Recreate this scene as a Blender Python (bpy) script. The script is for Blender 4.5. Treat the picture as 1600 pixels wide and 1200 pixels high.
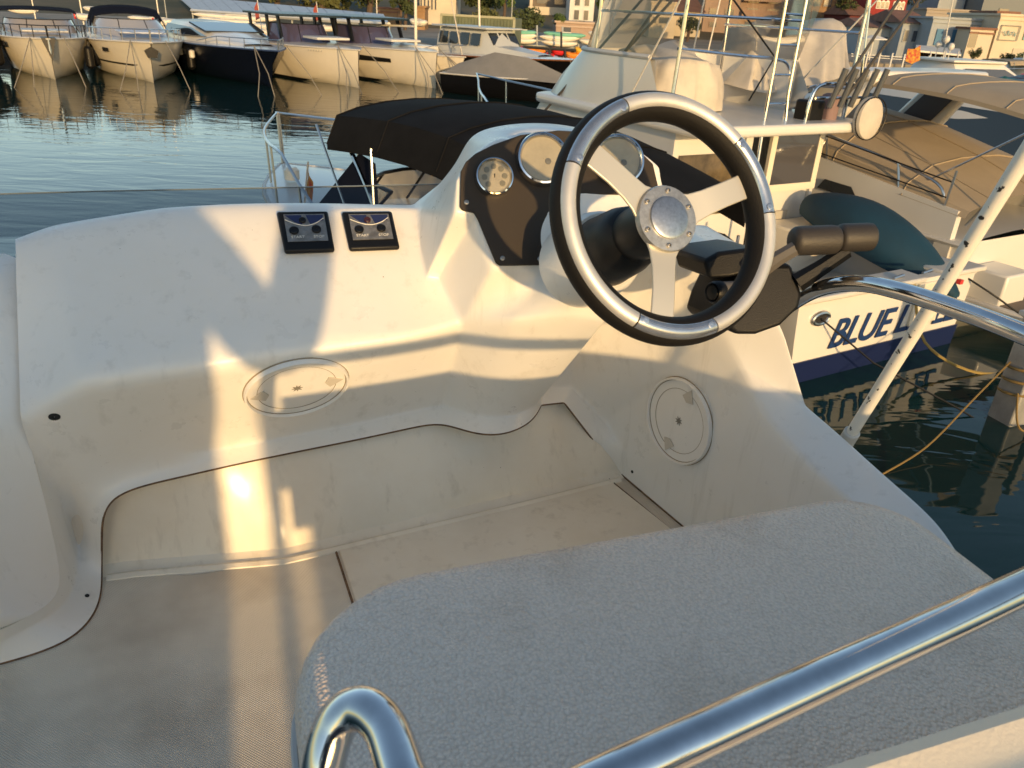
import bpy, bmesh, math, random
from mathutils import Vector, Matrix
random.seed(7)
for o in list(bpy.data.objects): bpy.data.objects.remove(o, do_unlink=True)
sc = bpy.context.scene
C = sc.collection
R = math.radians

# ------------------------------------------------------------------ camera
H = 3.4                                  # eye height above the water
FPX = 1200.0                             # focal length in pixels of a 1600 px wide picture
TH, RO = R(26.2), R(3.0)                 # pitch down, roll
_c, _s = math.cos(TH), math.sin(TH)
FW = Vector((0, _c, -_s)); _u0 = Vector((0, _s, _c)); _r0 = Vector((1, 0, 0))
RT = math.cos(RO)*_r0 + math.sin(RO)*_u0
UP = -math.sin(RO)*_r0 + math.cos(RO)*_u0
cam_d = bpy.data.cameras.new('camera'); cam = bpy.data.objects.new('camera', cam_d); C.objects.link(cam)
cam_d.sensor_width = 36.0; cam_d.lens = 36.0*FPX/1600.0
cam_d.clip_start = 0.02; cam_d.clip_end = 3000
cam_d.dof.use_dof = True; cam_d.dof.focus_distance = 1.9; cam_d.dof.aperture_fstop = 13.0
M = Matrix((RT, UP, -FW)).transposed().to_4x4(); M.translation = Vector((0, 0, H))
cam.matrix_world = M
sc.camera = cam

# ------------------------------------------------------------------ light
YAW = R(20)                              # heading of the moored boats, anticlockwise from +Y
SUN_EL = R(9.5); SUN_AZ = YAW            # sun straight astern of the boat
fdir = Vector((-math.sin(SUN_AZ), math.cos(SUN_AZ), 0))
w = bpy.data.worlds.new('World'); sc.world = w; w.use_nodes = True
nt = w.node_tree; bg = nt.nodes['Background']
sky = nt.nodes.new('ShaderNodeTexSky'); sky.sky_type = 'NISHITA'; sky.sun_disc = False
sky.sun_elevation = SUN_EL; sky.sun_rotation = math.pi - SUN_AZ
sky.air_density = 1.0; sky.dust_density = 0.6; sky.ozone_density = 0.9
nt.links.new(sky.outputs[0], bg.inputs[0]); bg.inputs[1].default_value = 0.14
sl = bpy.data.lights.new('sun', 'SUN'); sl.energy = 2.8; sl.angle = R(0.9); sl.color = (1.0, 0.66, 0.30)
so = bpy.data.objects.new('sun', sl); C.objects.link(so); so.location = (10, -40, 30)
ldir = fdir*math.cos(SUN_EL) + Vector((0, 0, -math.sin(SUN_EL)))
so.rotation_euler = ldir.to_track_quat('-Z', 'Y').to_euler()
sc.view_settings.view_transform = 'Standard'; sc.view_settings.look = 'None'
sc.view_settings.exposure = 0.74; sc.view_settings.gamma = 1.0; sc.view_settings.use_curve_mapping = False

# ------------------------------------------------------------------ helpers
def ray(u, v): return FW + (u-800)/FPX*RT + (600-v)/FPX*UP
def pt(u, v, t): p = t*ray(u, v); return Vector((p.x, p.y, p.z+H))
def pz(u, v, z): d = ray(u, v); return pt(u, v, (z-H)/d.z)
S2 = Vector((math.cos(YAW), math.sin(YAW), 0)); F2 = Vector((-math.sin(YAW), math.cos(YAW), 0))
def tob(p): return Vector((p.x*S2.x+p.y*S2.y, p.x*F2.x+p.y*F2.y, p.z))      # world -> boat frame
# seen point -> point in the boat frame (z relative to the water)
def bY(u, v, y): d = tob(ray(u, v)); k = y/d.y; q = k*d; q.z += H; return q
def bX(u, v, x): d = tob(ray(u, v)); k = x/d.x; q = k*d; q.z += H; return q
def bZ(u, v, z): d = tob(ray(u, v)); k = z/d.z; q = k*d; q.z += H; return q      # z relative to the eye
def bT(u, v, t): q = t*tob(ray(u, v)); q.z += H; return q
def bP(u, v, n, p0): d = tob(ray(u, v)); k = n.dot(p0-Vector((0,0,H)))/n.dot(d); q = k*d; q.z += H; return q

_m = {}
def mat(name, col, rough=0.5, metal=0.0, var=0.0, vs=6.0, bump=0.0, bs=200.0, coat=0.0, col2=None, emis=None, alpha=None, spec=None, stretch=None):
    if name in _m: return _m[name]
    m = bpy.data.materials.new(name); m.use_nodes = True; n = m.node_tree.nodes; l = m.node_tree.links
    b = n['Principled BSDF']; b.inputs['Roughness'].default_value = rough; b.inputs['Metallic'].default_value = metal
    b.inputs['Base Color'].default_value = (*col, 1)
    if coat: b.inputs['Coat Weight'].default_value = coat; b.inputs['Coat Roughness'].default_value = 0.08
    if spec is not None: b.inputs['Specular IOR Level'].default_value = spec
    tc = n.new('ShaderNodeTexCoord'); co = tc.outputs['Object']
    if stretch:
        mp = n.new('ShaderNodeMapping'); mp.inputs['Scale'].default_value = stretch; l.new(co, mp.inputs[0]); co = mp.outputs[0]
    if var or col2:
        nz = n.new('ShaderNodeTexNoise'); nz.inputs['Scale'].default_value = vs; nz.inputs['Detail'].default_value = 6; l.new(co, nz.inputs[0])
        nz.inputs['Roughness'].default_value = 0.65
        rp = n.new('ShaderNodeValToRGB'); l.new(nz.outputs[0], rp.inputs[0])
        a = [max(0, k*(1-var)) for k in col] if not col2 else col2
        rp.color_ramp.elements[0].position = .35; rp.color_ramp.elements[0].color = (*a, 1)
        rp.color_ramp.elements[1].position = .62; rp.color_ramp.elements[1].color = (*[min(1, k*(1+var*.3)) for k in col], 1)
        l.new(rp.outputs[0], b.inputs['Base Color'])
    if bump:
        nz = n.new('ShaderNodeTexNoise'); nz.inputs['Scale'].default_value = bs; nz.inputs['Detail'].default_value = 3; l.new(co, nz.inputs[0])
        bp = n.new('ShaderNodeBump'); bp.inputs['Strength'].default_value = bump; bp.inputs['Distance'].default_value = 0.002
        l.new(nz.outputs[0], bp.inputs['Height']); l.new(bp.outputs[0], b.inputs['Normal'])
    _m[name] = m; return m

class MB:
    def __init__(s): s.v = []; s.f = []; s.smooth = True
    def add(s, vs, fs):
        o = len(s.v); s.v += [tuple(x) for x in vs]; s.f += [tuple(i+o for i in f) for f in fs]; return s
    def box(s, c, d, rz=0, M=None):
        x, y, z = d[0]/2, d[1]/2, d[2]/2
        vs = [Vector((a*x, b*y, k*z)) for a in (-1, 1) for b in (-1, 1) for k in (-1, 1)]
        Q = M if M is not None else Matrix.Rotation(rz, 3, 'Z')
        vs = [Q @ p + Vector(c) for p in vs]
        return s.add(vs, [(0,1,3,2), (4,6,7,5), (0,4,5,1), (2,3,7,6), (0,2,6,4), (1,5,7,3)])
    def tube(s, pts, r, n=8, cap=True, closed=False):
        pts = [Vector(p) for p in pts]; N = len(pts); rs = r if isinstance(r, (list, tuple)) else [r]*N
        vs = []; up = Vector((0, 0, 1)); prev = None
        for i, p in enumerate(pts):
            if closed: t = (pts[(i+1) % N]-pts[i-1])
            else: t = pts[min(i+1, N-1)]-pts[max(i-1, 0)]
            t = t.normalized() if t.length > 1e-9 else Vector((0,0,1))
            if prev is None:
                a = t.cross(up)
                if a.length < 1e-3: a = t.cross(Vector((1, 0, 0)))
            else: a = prev - t*prev.dot(t)
            if a.length < 1e-6: a = t.orthogonal()
            a.normalize(); prev = a; b = t.cross(a)
            vs += [p + rs[i]*(math.cos(2*math.pi*k/n)*a+math.sin(2*math.pi*k/n)*b) for k in range(n)]
        fs = []
        for i in range(N if closed else N-1):
            j = (i+1) % N
            fs += [(i*n+k, i*n+(k+1) % n, j*n+(k+1) % n, j*n+k) for k in range(n)]
        if cap and not closed: fs += [tuple(range(n))[::-1], tuple((N-1)*n+k for k in range(n))]
        return s.add(vs, fs)
    def loft(s, rows, closed=False, cap=False):
        n = len(rows[0]); vs = [p for r in rows for p in r]; fs = []
        for i in range(len(rows)-1):
            for k in range(n if closed else n-1):
                fs.append((i*n+k, i*n+(k+1) % n, (i+1)*n+(k+1) % n, (i+1)*n+k))
        if cap: fs += [tuple(range(n))[::-1], tuple((len(rows)-1)*n+k for k in range(n))]
        return s.add(vs, fs)
    def lathe(s, prof, M, n=32, cap=True):
        rows = [[M @ Vector((r*math.cos(2*math.pi*k/n), r*math.sin(2*math.pi*k/n), z)) for k in range(n)] for r, z in prof]
        return s.loft(rows, closed=True, cap=cap)
    def prism(s, poly, off):      # poly: list of 3d points, extruded by off
        off = Vector(off); n = len(poly); a = [Vector(p) for p in poly]; b = [p+off for p in a]
        return s.add(a+b, [tuple(range(n))[::-1], tuple(range(n, 2*n))] + [(k, (k+1) % n, n+(k+1) % n, n+k) for k in range(n)])
    def sphere(s, c, r, n=12, m=8, sq=(1, 1, 1)):
        rows = [[Vector(c)+Vector((sq[0]*r*math.sin(math.pi*i/m)*math.cos(2*math.pi*k/n), sq[1]*r*math.sin(math.pi*i/m)*math.sin(2*math.pi*k/n), sq[2]*r*math.cos(math.pi*i/m))) for k in range(n)] for i in range(m+1)]
        return s.loft(rows, closed=True)
    def build(s, name, m, parent=None, smooth=True, bevel=0, seg=2, sub=0, angle=35):
        me = bpy.data.meshes.new(name); me.from_pydata(s.v, [], s.f)
        bm = bmesh.new(); bm.from_mesh(me); bmesh.ops.remove_doubles(bm, verts=bm.verts, dist=1e-6)
        bmesh.ops.recalc_face_normals(bm, faces=bm.faces); bm.to_mesh(me); bm.free()
        o = bpy.data.objects.new(name, me); C.objects.link(o); me.materials.append(m)
        if smooth:
            for p in me.polygons: p.use_smooth = True
            me.set_sharp_from_angle(angle=R(angle))
        if bevel:
            b = o.modifiers.new('b', 'BEVEL'); b.width = bevel; b.segments = seg; b.limit_method = 'ANGLE'; b.angle_limit = R(30); b.harden_normals = False
            for p in me.polygons: p.use_smooth = True
        if sub:
            d = o.modifiers.new('s', 'SUBSURF'); d.levels = sub; d.render_levels = sub
        if parent: o.parent = parent
        return o

def tag(o, label=None, cat=None, group=None, kind=None):
    if label: o['label'] = label
    if cat: o['category'] = cat
    if group: o['group'] = group
    if kind: o['kind'] = kind
    return o
def thing(name, label, cat, loc=(0, 0, 0), rz=0, group=None):
    o = bpy.data.objects.new(name, None); C.objects.link(o); o.location = loc; o.rotation_euler = (0, 0, rz)
    o.empty_display_size = .2
    return tag(o, label, cat, group)
def copy_tree(o, parent=None):
    c = o.copy(); C.objects.link(c); c.parent = parent
    for ch in list(o.children): copy_tree(ch, c)
    return c
def lerp(a, b, t): return a+(b-a)*t
def arc_pts(ps, n=6):      # Catmull-Rom through points
    ps = [Vector(p) for p in ps]; out = []
    for i in range(len(ps)-1):
        p0, p1, p2, p3 = ps[max(i-1, 0)], ps[i], ps[i+1], ps[min(i+2, len(ps)-1)]
        for k in range(n):
            t = k/n
            out.append(.5*((2*p1)+(p2-p0)*t+(2*p0-5*p1+4*p2-p3)*t*t+(3*p1-p0-3*p2+p3)*t**3))
    out.append(ps[-1]); return out
def basis(n, x=None):      # matrix whose Z is n
    n = Vector(n).normalized(); x = Vector(x) if x is not None else (Vector((1, 0, 0)))
    x = (x - n*x.dot(n)).normalized(); y = n.cross(x)
    return Matrix((x, y, n)).transposed()
def at(c, n, x=None):
    m = basis(n, x).to_4x4(); m.translation = Vector(c); return m
# ------------------------------------------------------------------ materials
def gelcoat(name, c, dirt, rough):
    m = bpy.data.materials.new(name); m.use_nodes = True; n = m.node_tree.nodes; l = m.node_tree.links; b = n['Principled BSDF']
    tc = n.new('ShaderNodeTexCoord'); co = tc.outputs['Object']
    def noise(sc_, det, st=None):
        z = n.new('ShaderNodeTexNoise'); z.inputs['Scale'].default_value = sc_; z.inputs['Detail'].default_value = det; z.inputs['Roughness'].default_value = .65
        if st: mp = n.new('ShaderNodeMapping'); mp.inputs['Scale'].default_value = st; l.new(co, mp.inputs[0]); l.new(mp.outputs[0], z.inputs[0])
        else: l.new(co, z.inputs[0])
        return z.outputs[0]
    def ramp(src, p0, p1, a, b_):
        r = n.new('ShaderNodeMapRange'); r.inputs[1].default_value = p0; r.inputs[2].default_value = p1; r.inputs[3].default_value = a; r.inputs[4].default_value = b_; l.new(src, r.inputs[0]); return r.outputs[0]
    def mixc(f, c0, c1, src=None):
        x = n.new('ShaderNodeMixRGB'); l.new(f, x.inputs[0])
        if src is None: x.inputs[1].default_value = (*c0, 1)
        else: l.new(src, x.inputs[1])
        x.inputs[2].default_value = (*c1, 1); return x.outputs[0]
    base = mixc(ramp(noise(2.2, 6), .40, .72, 0, .7), c, dirt)
    run = mixc(ramp(noise(9, 5, (3.2, 3.2, .35)), .56, .80, 0, .55), None, tuple(k*.72 for k in dirt), base)
    vo = n.new('ShaderNodeTexVoronoi'); vo.inputs['Scale'].default_value = 34; l.new(co, vo.inputs[0])
    th = n.new('ShaderNodeMath'); th.operation = 'MULTIPLY_ADD'; th.inputs[1].default_value = .16; th.inputs[2].default_value = -.065; l.new(noise(5, 3), th.inputs[0])
    lt = n.new('ShaderNodeMath'); lt.operation = 'LESS_THAN'; l.new(vo.outputs['Distance'], lt.inputs[0]); l.new(th.outputs[0], lt.inputs[1])
    fin = mixc(lt.outputs[0], None, (.22, .17, .11), run)
    l.new(fin, b.inputs['Base Color']); l.new(ramp(noise(14, 6), .3, .7, rough-.10, rough+.12), b.inputs['Roughness'])
    b.inputs['Coat Weight'].default_value = .15; b.inputs['Coat Roughness'].default_value = .15
    bp = n.new('ShaderNodeBump'); bp.inputs['Strength'].default_value = .22; bp.inputs['Distance'].default_value = .0012; l.new(noise(650, 3), bp.inputs['Height'])
    b2 = n.new('ShaderNodeBump'); b2.inputs['Strength'].default_value = .05; b2.inputs['Distance'].default_value = .01; l.new(noise(7, 2), b2.inputs['Height']); l.new(bp.outputs[0], b2.inputs['Normal']); l.new(b2.outputs[0], b.inputs['Normal'])
    return m
M_gel = gelcoat('gelcoat', (.80, .77, .72), (.74, .70, .62), .34)
M_gel2 = gelcoat('gelcoat_floor', (.80, .73, .61), (.64, .54, .41), .44)
M_chrome = mat('stainless', (.62, .62, .63), .10, 1.0, var=.12, vs=30)
M_chrome2 = mat('stainless_dull', (.55, .55, .55), .28, 1.0)
M_black = mat('black_plastic', (.007, .007, .0075), .42, bump=.2, bs=600, spec=.25)
M_blackg = mat('black_rubber', (.008, .007, .006), .6, bump=.3, bs=500, spec=.2)
M_alu = mat('satin_aluminium', (.62, .60, .56), .46, .6, var=.06, vs=40, bump=.08, bs=900)
M_alup = mat('polished_aluminium', (.55, .55, .55), .24, .9, var=.1, vs=60)
M_brown = mat('brown_panel', (.034, .026, .019), .5, spec=.25, bump=.12, bs=800)
M_glassface = mat('gauge_face', (.33, .29, .20), .22, coat=.6, var=.12, vs=40)
M_fog = mat('gauge_pad', (.16, .15, .11), .3)
M_screw = mat('screw_steel', (.35, .33, .30), .35, .9)
M_darkhole = mat('dark_hole', (.01, .01, .01), .7)
M_dirt = mat('brown_grime', (.16, .09, .045), .8, var=.5, vs=60)
M_white = mat('boat_white', (.62, .60, .56), .28, coat=.25, var=.04, vs=.8)
M_white2 = mat('boat_white_dull', (.54, .52, .48), .45, var=.08, vs=2)
M_cream = mat('boat_cream', (.68, .62, .51), .3, coat=.2, var=.05, vs=.7)
M_navy = mat('navy_hull', (.004, .006, .014), .25, spec=.3)
M_blackhull = mat('black_hull', (.005, .005, .006), .3, spec=.25)
M_glass = mat('tinted_glass', (.02, .025, .03), .06, spec=.8)
M_glass2 = mat('smoked_glass', (.06, .06, .07), .08, spec=.9)
M_canvas_b = mat('black_canvas', (.011, .011, .012), .9, spec=.08, var=.25, vs=2.5, bump=.3, bs=90)
M_canvas_n = mat('navy_canvas', (.006, .008, .017), .9, spec=.08)
M_canvas_t = mat('tan_canvas', (.33, .265, .185), .85, var=.08, vs=2, bump=.3, bs=60)
M_canvas_w = mat('white_canvas', (.50, .455, .39), .85, var=.14, vs=3, bump=.4, bs=40)
M_clear = None

# ------------------------------------------------------------------ water
def water_mat():
    m = bpy.data.materials.new('sea_water'); m.use_nodes = True; n = m.node_tree.nodes; l = m.node_tree.links
    b = n['Principled BSDF']; b.inputs['Base Color'].default_value = (.004, .022, .022, 1); b.inputs['Roughness'].default_value = .03; b.inputs['IOR'].default_value = 1.333
    tc = n.new('ShaderNodeTexCoord'); mp = n.new('ShaderNodeMapping'); mp.inputs['Scale'].default_value = (.55, 1.5, 1); mp.inputs['Rotation'].default_value = (0, 0, R(8)); l.new(tc.outputs['Object'], mp.inputs[0])
    a = n.new('ShaderNodeTexNoise'); a.inputs['Scale'].default_value = 1.3; a.inputs['Detail'].default_value = 3; a.inputs['Distortion'].default_value = .6; l.new(mp.outputs[0], a.inputs[0])
    c2 = n.new('ShaderNodeTexNoise'); c2.inputs['Scale'].default_value = .18; c2.inputs['Detail'].default_value = 2; l.new(tc.outputs['Object'], c2.inputs[0])
    mu = n.new('ShaderNodeMath'); mu.operation = 'MULTIPLY'; l.new(a.outputs[0], mu.inputs[0]); l.new(c2.outputs[0], mu.inputs[1])
    bp = n.new('ShaderNodeBump'); bp.inputs['Strength'].default_value = .29; bp.inputs['Distance'].default_value = .08; l.new(mu.outputs[0], bp.inputs['Height']); l.new(bp.outputs[0], b.inputs['Normal'])
    return m
wm = MB().add([(-900, -300, 0), (900, -300, 0), (900, 900, 0), (-900, 900, 0)], [(0, 1, 2, 3)]).build('water', water_mat(), smooth=False)
tag(wm, kind='structure')

# ------------------------------------------------------------------ own boat
boat = thing('motor_boat', 'white motor boat flybridge with steering console, in the foreground', 'boat', (0, 0, 0), YAW)
E0 = Vector((0, 0, H))
V = {}
# the dash plane and the undercut plane below its lip
a2, a3, b3 = bY(250, 330, 1.57), bY(420, 320, 1.58), bY(400, 562, 1.29)
nD = (a3-a2).cross(b3-a2).normalized()
nU = Vector((.05, -.77, -.64)).normalized(); pU = Vector((.061, 1.33, H-.651))
nQ = Vector((-.12, -.87, .48)).normalized(); pQ = Vector((.5, 1.35, H-.26))
D_ = lambda u, v: bP(u, v, nD, a2)
U_ = lambda u, v: bP(u, v, nU, pU)
Q_ = lambda u, v: bP(u, v, nQ, pQ)
V.update(A0=bY(24, 384, 1.49), A1=D_(75, 358), A2=a2, A3=a3, A4=D_(653, 326),
         B0=bX(32, 654, -.385), B1=D_(128, 600), B2=D_(265, 580), B3=b3, B4=D_(560, 541), B5=D_(640, 530),
         M1=D_(654, 380), M2=D_(667, 431), T1=D_(685, 433), M3=D_(722, 505))
V.update(C9x=Vector((0, 0, 0)))
for k, (u, v) in dict(D1=(160, 772), D2=(265, 748), D3=(400, 717), D4=(560, 686), D5=(640, 668), D6=(690, 658), D7=(735, 676), D8=(785, 681), D9=(832, 660), D10=(846, 632), D11=(882, 628)).items(): V[k] = bZ(u, v, -.85)
V.update(D12=bZ(925, 684, -.955), D13=bZ(965, 735, -1.045), D14=bZ(1068, 822, -1.045), D15=bZ(1170, 905, -1.045),
         D0=bZ(158, 840, -.955), D0b=bZ(158, 895, -1.045), D0c=bZ(157, 948, -1.045), D0d=bZ(112, 1004, -1.045), D0e=bZ(0, 1037, -1.045), D0f=bZ(-120, 1066, -1.045))
del V['C9x']
def back(k, u, v, d=.035): return bY(u, v, V[k].y+d)
V.update(C0=bY(120, 745, 1.375), C1=back('D1', 152, 739), C2=back('D2', 265, 716), C3=back('D3', 400, 690), C4=back('D4', 560, 660), C5=back('D5', 640, 641))
V.update(C6=back('D6', 692, 632), C7=back('D7', 738, 648), C8=back('D8', 790, 654), C9=back('D9', 838, 632), C10=back('D10', 851, 606), C11=back('D11', 894, 603),
         C12=back('D12', 948, 660, .02), C13=bX(998, 722, .845), C14=bX(1102, 815, .897), C15=bX(1200, 890, .91),
         C0a=bX(122, 830, -.375), C0b=bX(120, 895, -.378), C0c=bX(108, 940, -.382), C0d=bZ(72, 968, -1.0), C0e=bZ(0, 1003, -1.0), C0f=bZ(-120, 1032, -1.0))
V.update(L1=bX(60, 740, -.388), L2=bX(86, 850, -.388), L3=bX(100, 925, -.388), L4=bX(62, 955, -.40), L5=bZ(0, 985, -.965), L6=bZ(-120, 1010, -.965))
# console face (gauge panel plane)
for k, (u, v) in dict(P0=(709, 334), P1=(713, 282), P2=(731, 246), P3=(770, 222), P4=(812, 207), P5=(870, 200), P6=(930, 203), P7=(985, 215), P8=(1032, 262), P9=(1040, 305), P11=(905, 315), P13=(858, 365), P14=(858, 421), P15=(769, 421), P16=(743, 340)).items(): V[k] = Q_(u, v)
V.update(S1=bY(686, 288, 1.60), S2=bY(716, 252, 1.62))
for k in ('P3', 'P4', 'P5', 'P6', 'P7', 'P8'): V['S'+k] = V[k]+Vector((0, .16, -.012))
V.update(V1=bY(800, 502, 1.235), V2=bY(884, 496, 1.18), V3=bY(950, 502, 1.14), PB=bY(900, 447, 1.16), PC=bY(965, 440, 1.13))
V['V3b'] = V['V3']+Vector((.03, .30, .02)); V['V3c'] = V['PC']+Vector((.03, .12, .0))
V.update(R2=bX(1050, 392, .775), R3=bX(1100, 391, .83), R4=bX(1123, 516, .88), B14=bX(1156, 572, .90), B15=bX(1188, 643, .90), B16=bX(1260, 728, .908), B17=bX(1310, 770, .91), B18=bX(1420, 860, .91))
V.update(X3=bX(1168, 385, .93), X4=bX(1229, 518, .955), X5=bX(1264, 636, .985), X6=bX(1328, 688, 1.0), X7=bX(1400, 752, 1.0), X8=bX(1474, 814, .995), X9=bX(1500, 862, .985))
V.update(T0=bY(1035, 345, 1.5), Tr=bY(1105, 350, 1.46))
V['A0f'] = V['A0']+Vector((-.01, .05, -.0)); 
for k in ('A1', 'A2', 'A3', 'A4'): V[k+'f'] = V[k]+Vector((0, .05, -.004)); V[k+'g'] = V[k]+Vector((0, .10, -.30))
V['A0g'] = V['A0']+Vector((-.03, .10, -.30))
for k in ('X3', 'X4', 'X5', 'X6', 'X7', 'X8', 'X9'): V[k+'g'] = V[k]+Vector((-.03, 0, -.35))
V['Trg'] = V['Tr']+Vector((0, .06, -.3)); V['T0g'] = V['T0']+Vector((0, .06, -.3))
V['S1g'] = V['S1']+Vector((.1, .1, -.25)); 
F = '''A0 A1 B1 B0|A1 A2 B2 B1|A2 A3 B3 B2|A3 A4 M1 B4 B3|M1 M2 B5 B4|M2 T1 M3 B5
B0 B1 C1 C0|B1 B2 C2 C1|B2 B3 C3 C2|B3 B4 C4 C3|B4 B5 C5 C4|B5 M3 C6 C5|M3 V1 C7 C6|V1 V2 C8 C7|V2 V3 C9 C8|V3 V3b C10 C9
C0 C1 D1 D0 C0a|C1 C2 D2 D1|C2 C3 D3 D2|C3 C4 D4 D3|C4 C5 D5 D4|C5 C6 D6 D5|C6 C7 D7 D6|C7 C8 D8 D7|C8 C9 D9 D8|C9 C10 D10 D9|C10 C11 D11 D10|C11 C12 D12 D11|C12 C13 D13 D12|C13 C14 D14 D13|C14 C15 D15 D14
C0a D0 D0b C0b|C0b D0b D0c C0c|C0c D0c D0d C0d|C0d D0d D0e C0e|C0e D0e D0f C0f
B0 C0 C0a L1|L1 C0a C0b L2|L2 C0b C0c L3|L3 C0c C0d L4|L4 C0d C0e L5|L5 C0e C0f L6
A4 S1 P1 P0|A4 P0 M2 M1|S1 S2 P2 P1|S2 SP3 P3 P2|SP3 SP4 P4 P3|SP4 SP5 P5 P4|SP5 SP6 P6 P5|SP6 SP7 P7 P6|SP7 SP8 P8 P7
P0 P16 T1 M2|P16 P15 M3 T1|P15 P14 V1 M3|P14 PB V2 V1|PB PC V3 V2|PC V3c V3b V3
P0 P1 P2 P3 P16|P16 P3 P4 P13 P14 P15|P4 P5 P11 P13|P5 P6 P7 P8 P9 P11|P11 P9 V3c PC|P13 P11 PC PB|P14 P13 PB
V3c R2 C11 V3b|V3b C11 C10|P9 T0 R2 V3c|P8 SP8 T0 P9|T0 Tr X3 R3 R2|R2 R3 R4 C12 C11|R4 B14 C13 C12|B14 B15 C13|B15 B16 C14 C13|B16 B17 C15 C14|B17 B18 C15
R3 X3 X4 R4|R4 X4 X5 B14|B14 X5 X6 B15|B15 X6 X7 B16|B16 X7 X8 B17|B17 X8 X9 B18
A0 A0f A1f A1|A1 A1f A2f A2|A2 A2f A3f A3|A3 A3f A4f A4|A0f A0g A1g A1f|A1f A1g A2g A2f|A2f A2g A3g A3f|A3f A3g A4g A4f
X3 X3g X4g X4|X4 X4g X5g X5|X5 X5g X6g X6|X6 X6g X7g X7|X7 X7g X8g X8|X8 X8g X9g X9|Tr Trg X3g X3|T0 T0g Trg Tr|A4 A4f S1'''
names = list(V); idx = {k: i for i, k in enumerate(names)}
faces = [tuple(idx[k] for k in f.split()) for line in F.split('\n') for f in line.split('|')]
mb = MB(); mb.v = [tuple(V[k]) for k in names]; mb.f = faces
me = bpy.data.meshes.new('moulding'); me.from_pydata(mb.v, [], faces)
bm = bmesh.new(); bm.from_mesh(me); bmesh.ops.recalc_face_normals(bm, faces=bm.faces)
cl = bm.edges.layers.float.new('crease_edge')
soft = {frozenset((idx[a], idx[b])) for a, b in (x.split() for x in 'C1 D1,C0a D0,C0 C1,C1 C2,C6 D6,C7 D7,C8 D8,C9 D9,C5 D5,C4 D4,C2 D2,C3 D3,V1 C7,V2 C8,C0c D0c,C0d D0d,C0b D0b,C0e D0e,L3 C0c,L4 C0d,P13 P14,A1 A2,A2 A3,B1 C1,X6 B15,X7 B16,X8 B17,D12 C12,P13 P11,A0 A1,A0 A0f,A1 A1f,P5 P4,P6 P5,P7 P6,SP4 P4,SP5 P5,SP6 P6,SP7 P7,SP3 P3,S2 P2'.split(','))}
for e in bm.edges:
    ang = e.calc_face_angle(0) if len(e.link_faces) == 2 else 1.0
    e[cl] = 0.0 if ang < R(7) or frozenset((e.verts[0].index, e.verts[1].index)) in soft else (.90 if ang > R(18) else .78)
bm.to_mesh(me); bm.free()
me.materials.append(M_gel)
moulding = bpy.data.objects.new('console_moulding', me); C.objects.link(moulding); moulding.parent = boat
d = moulding.modifiers.new('s', 'SUBSURF'); d.levels = 4; d.render_levels = 4; d.boundary_smooth = 'PRESERVE_CORNERS'
for p in me.polygons: p.use_smooth = True

bpy.context.view_layer.update()
dg = bpy.context.evaluated_depsgraph_get(); mev = moulding.evaluated_get(dg)
def snap(u, v):            # point and normal of the moulding where the eye sees it
    d = tob(ray(u, v)).normalized(); ok, p, n, _ = mev.ray_cast(Vector((0, 0, H)), d, distance=5)
    if n.dot(d) > 0: n = -n
    return (p, n) if ok else (None, None)
# --- floor moulding with its upturned toe wall
def floor_mat():
    m = bpy.data.materials.new('nonskid_floor'); m.use_nodes = True; n = m.node_tree.nodes; l = m.node_tree.links
    b = n['Principled BSDF']; b.inputs['Roughness'].default_value = .55
    tc = n.new('ShaderNodeTexCoord'); sp = n.new('ShaderNodeSeparateXYZ'); l.new(tc.outputs['Object'], sp.inputs[0])
    def wave(src, k):
        a = n.new('ShaderNodeMath'); a.operation = 'MULTIPLY'; a.inputs[1].default_value = k; l.new(src, a.inputs[0])
        s_ = n.new('ShaderNodeMath'); s_.operation = 'SINE'; l.new(a.outputs[0], s_.inputs[0]); return s_.outputs[0]
    mu = n.new('ShaderNodeMath'); mu.operation = 'MULTIPLY'; l.new(wave(sp.outputs[0], 1350), mu.inputs[0]); l.new(wave(sp.outputs[1], 1350), mu.inputs[1])
    bp = n.new('ShaderNodeBump'); bp.inputs['Strength'].default_value = .55; bp.inputs['Distance'].default_value = .0015; l.new(mu.outputs[0], bp.inputs['Height']); l.new(bp.outputs[0], b.inputs['Normal'])
    nz = n.new('ShaderNodeTexNoise'); nz.inputs['Scale'].default_value = 7; nz.inputs['Detail'].default_value = 7; l.new(tc.outputs['Object'], nz.inputs[0])
    rp = n.new('ShaderNodeValToRGB'); l.new(nz.outputs[0], rp.inputs[0])
    rp.color_ramp.elements[0].position = .3; rp.color_ramp.elements[0].color = (.60, .52, .42, 1); rp.color_ramp.elements[1].position = .6; rp.color_ramp.elements[1].color = (.80, .72, .60, 1)
    mx = n.new('ShaderNodeMixRGB'); mx.blend_type = 'MULTIPLY'; mx.inputs[0].default_value = .22
    mr = n.new('ShaderNodeMapRange'); mr.inputs[1].default_value = -1; mr.inputs[2].default_value = 1; mr.inputs[3].default_value = .45; mr.inputs[4].default_value = 1.0; l.new(mu.outputs[0], mr.inputs[0])
    l.new(rp.outputs[0], mx.inputs[1]); l.new(mr.outputs[0], mx.inputs[2]); l.new(mx.outputs[0], b.inputs['Base Color'])
    return m
FZ = H-1.05
Ex = [bZ(u, v, -1.05) for u, v in ((100, 918), (158, 907), (300, 884), (450, 860), (640, 815), (820, 773), (960, 738), (1010, 727))]
Ex = [Vector((-.62, Ex[0].y, FZ))] + Ex + [Vector((1.05, Ex[-1].y+.02, FZ))]
fl = MB(); fl.loft([[Vector((p.x, y, FZ)) for p in Ex] for y in (-1.6, .4, .9)] + [[p+Vector((0, .03 if p.x < -.2 else -.03, 0)) for p in Ex]])
fl.build('floor', floor_mat(), boat)
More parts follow.
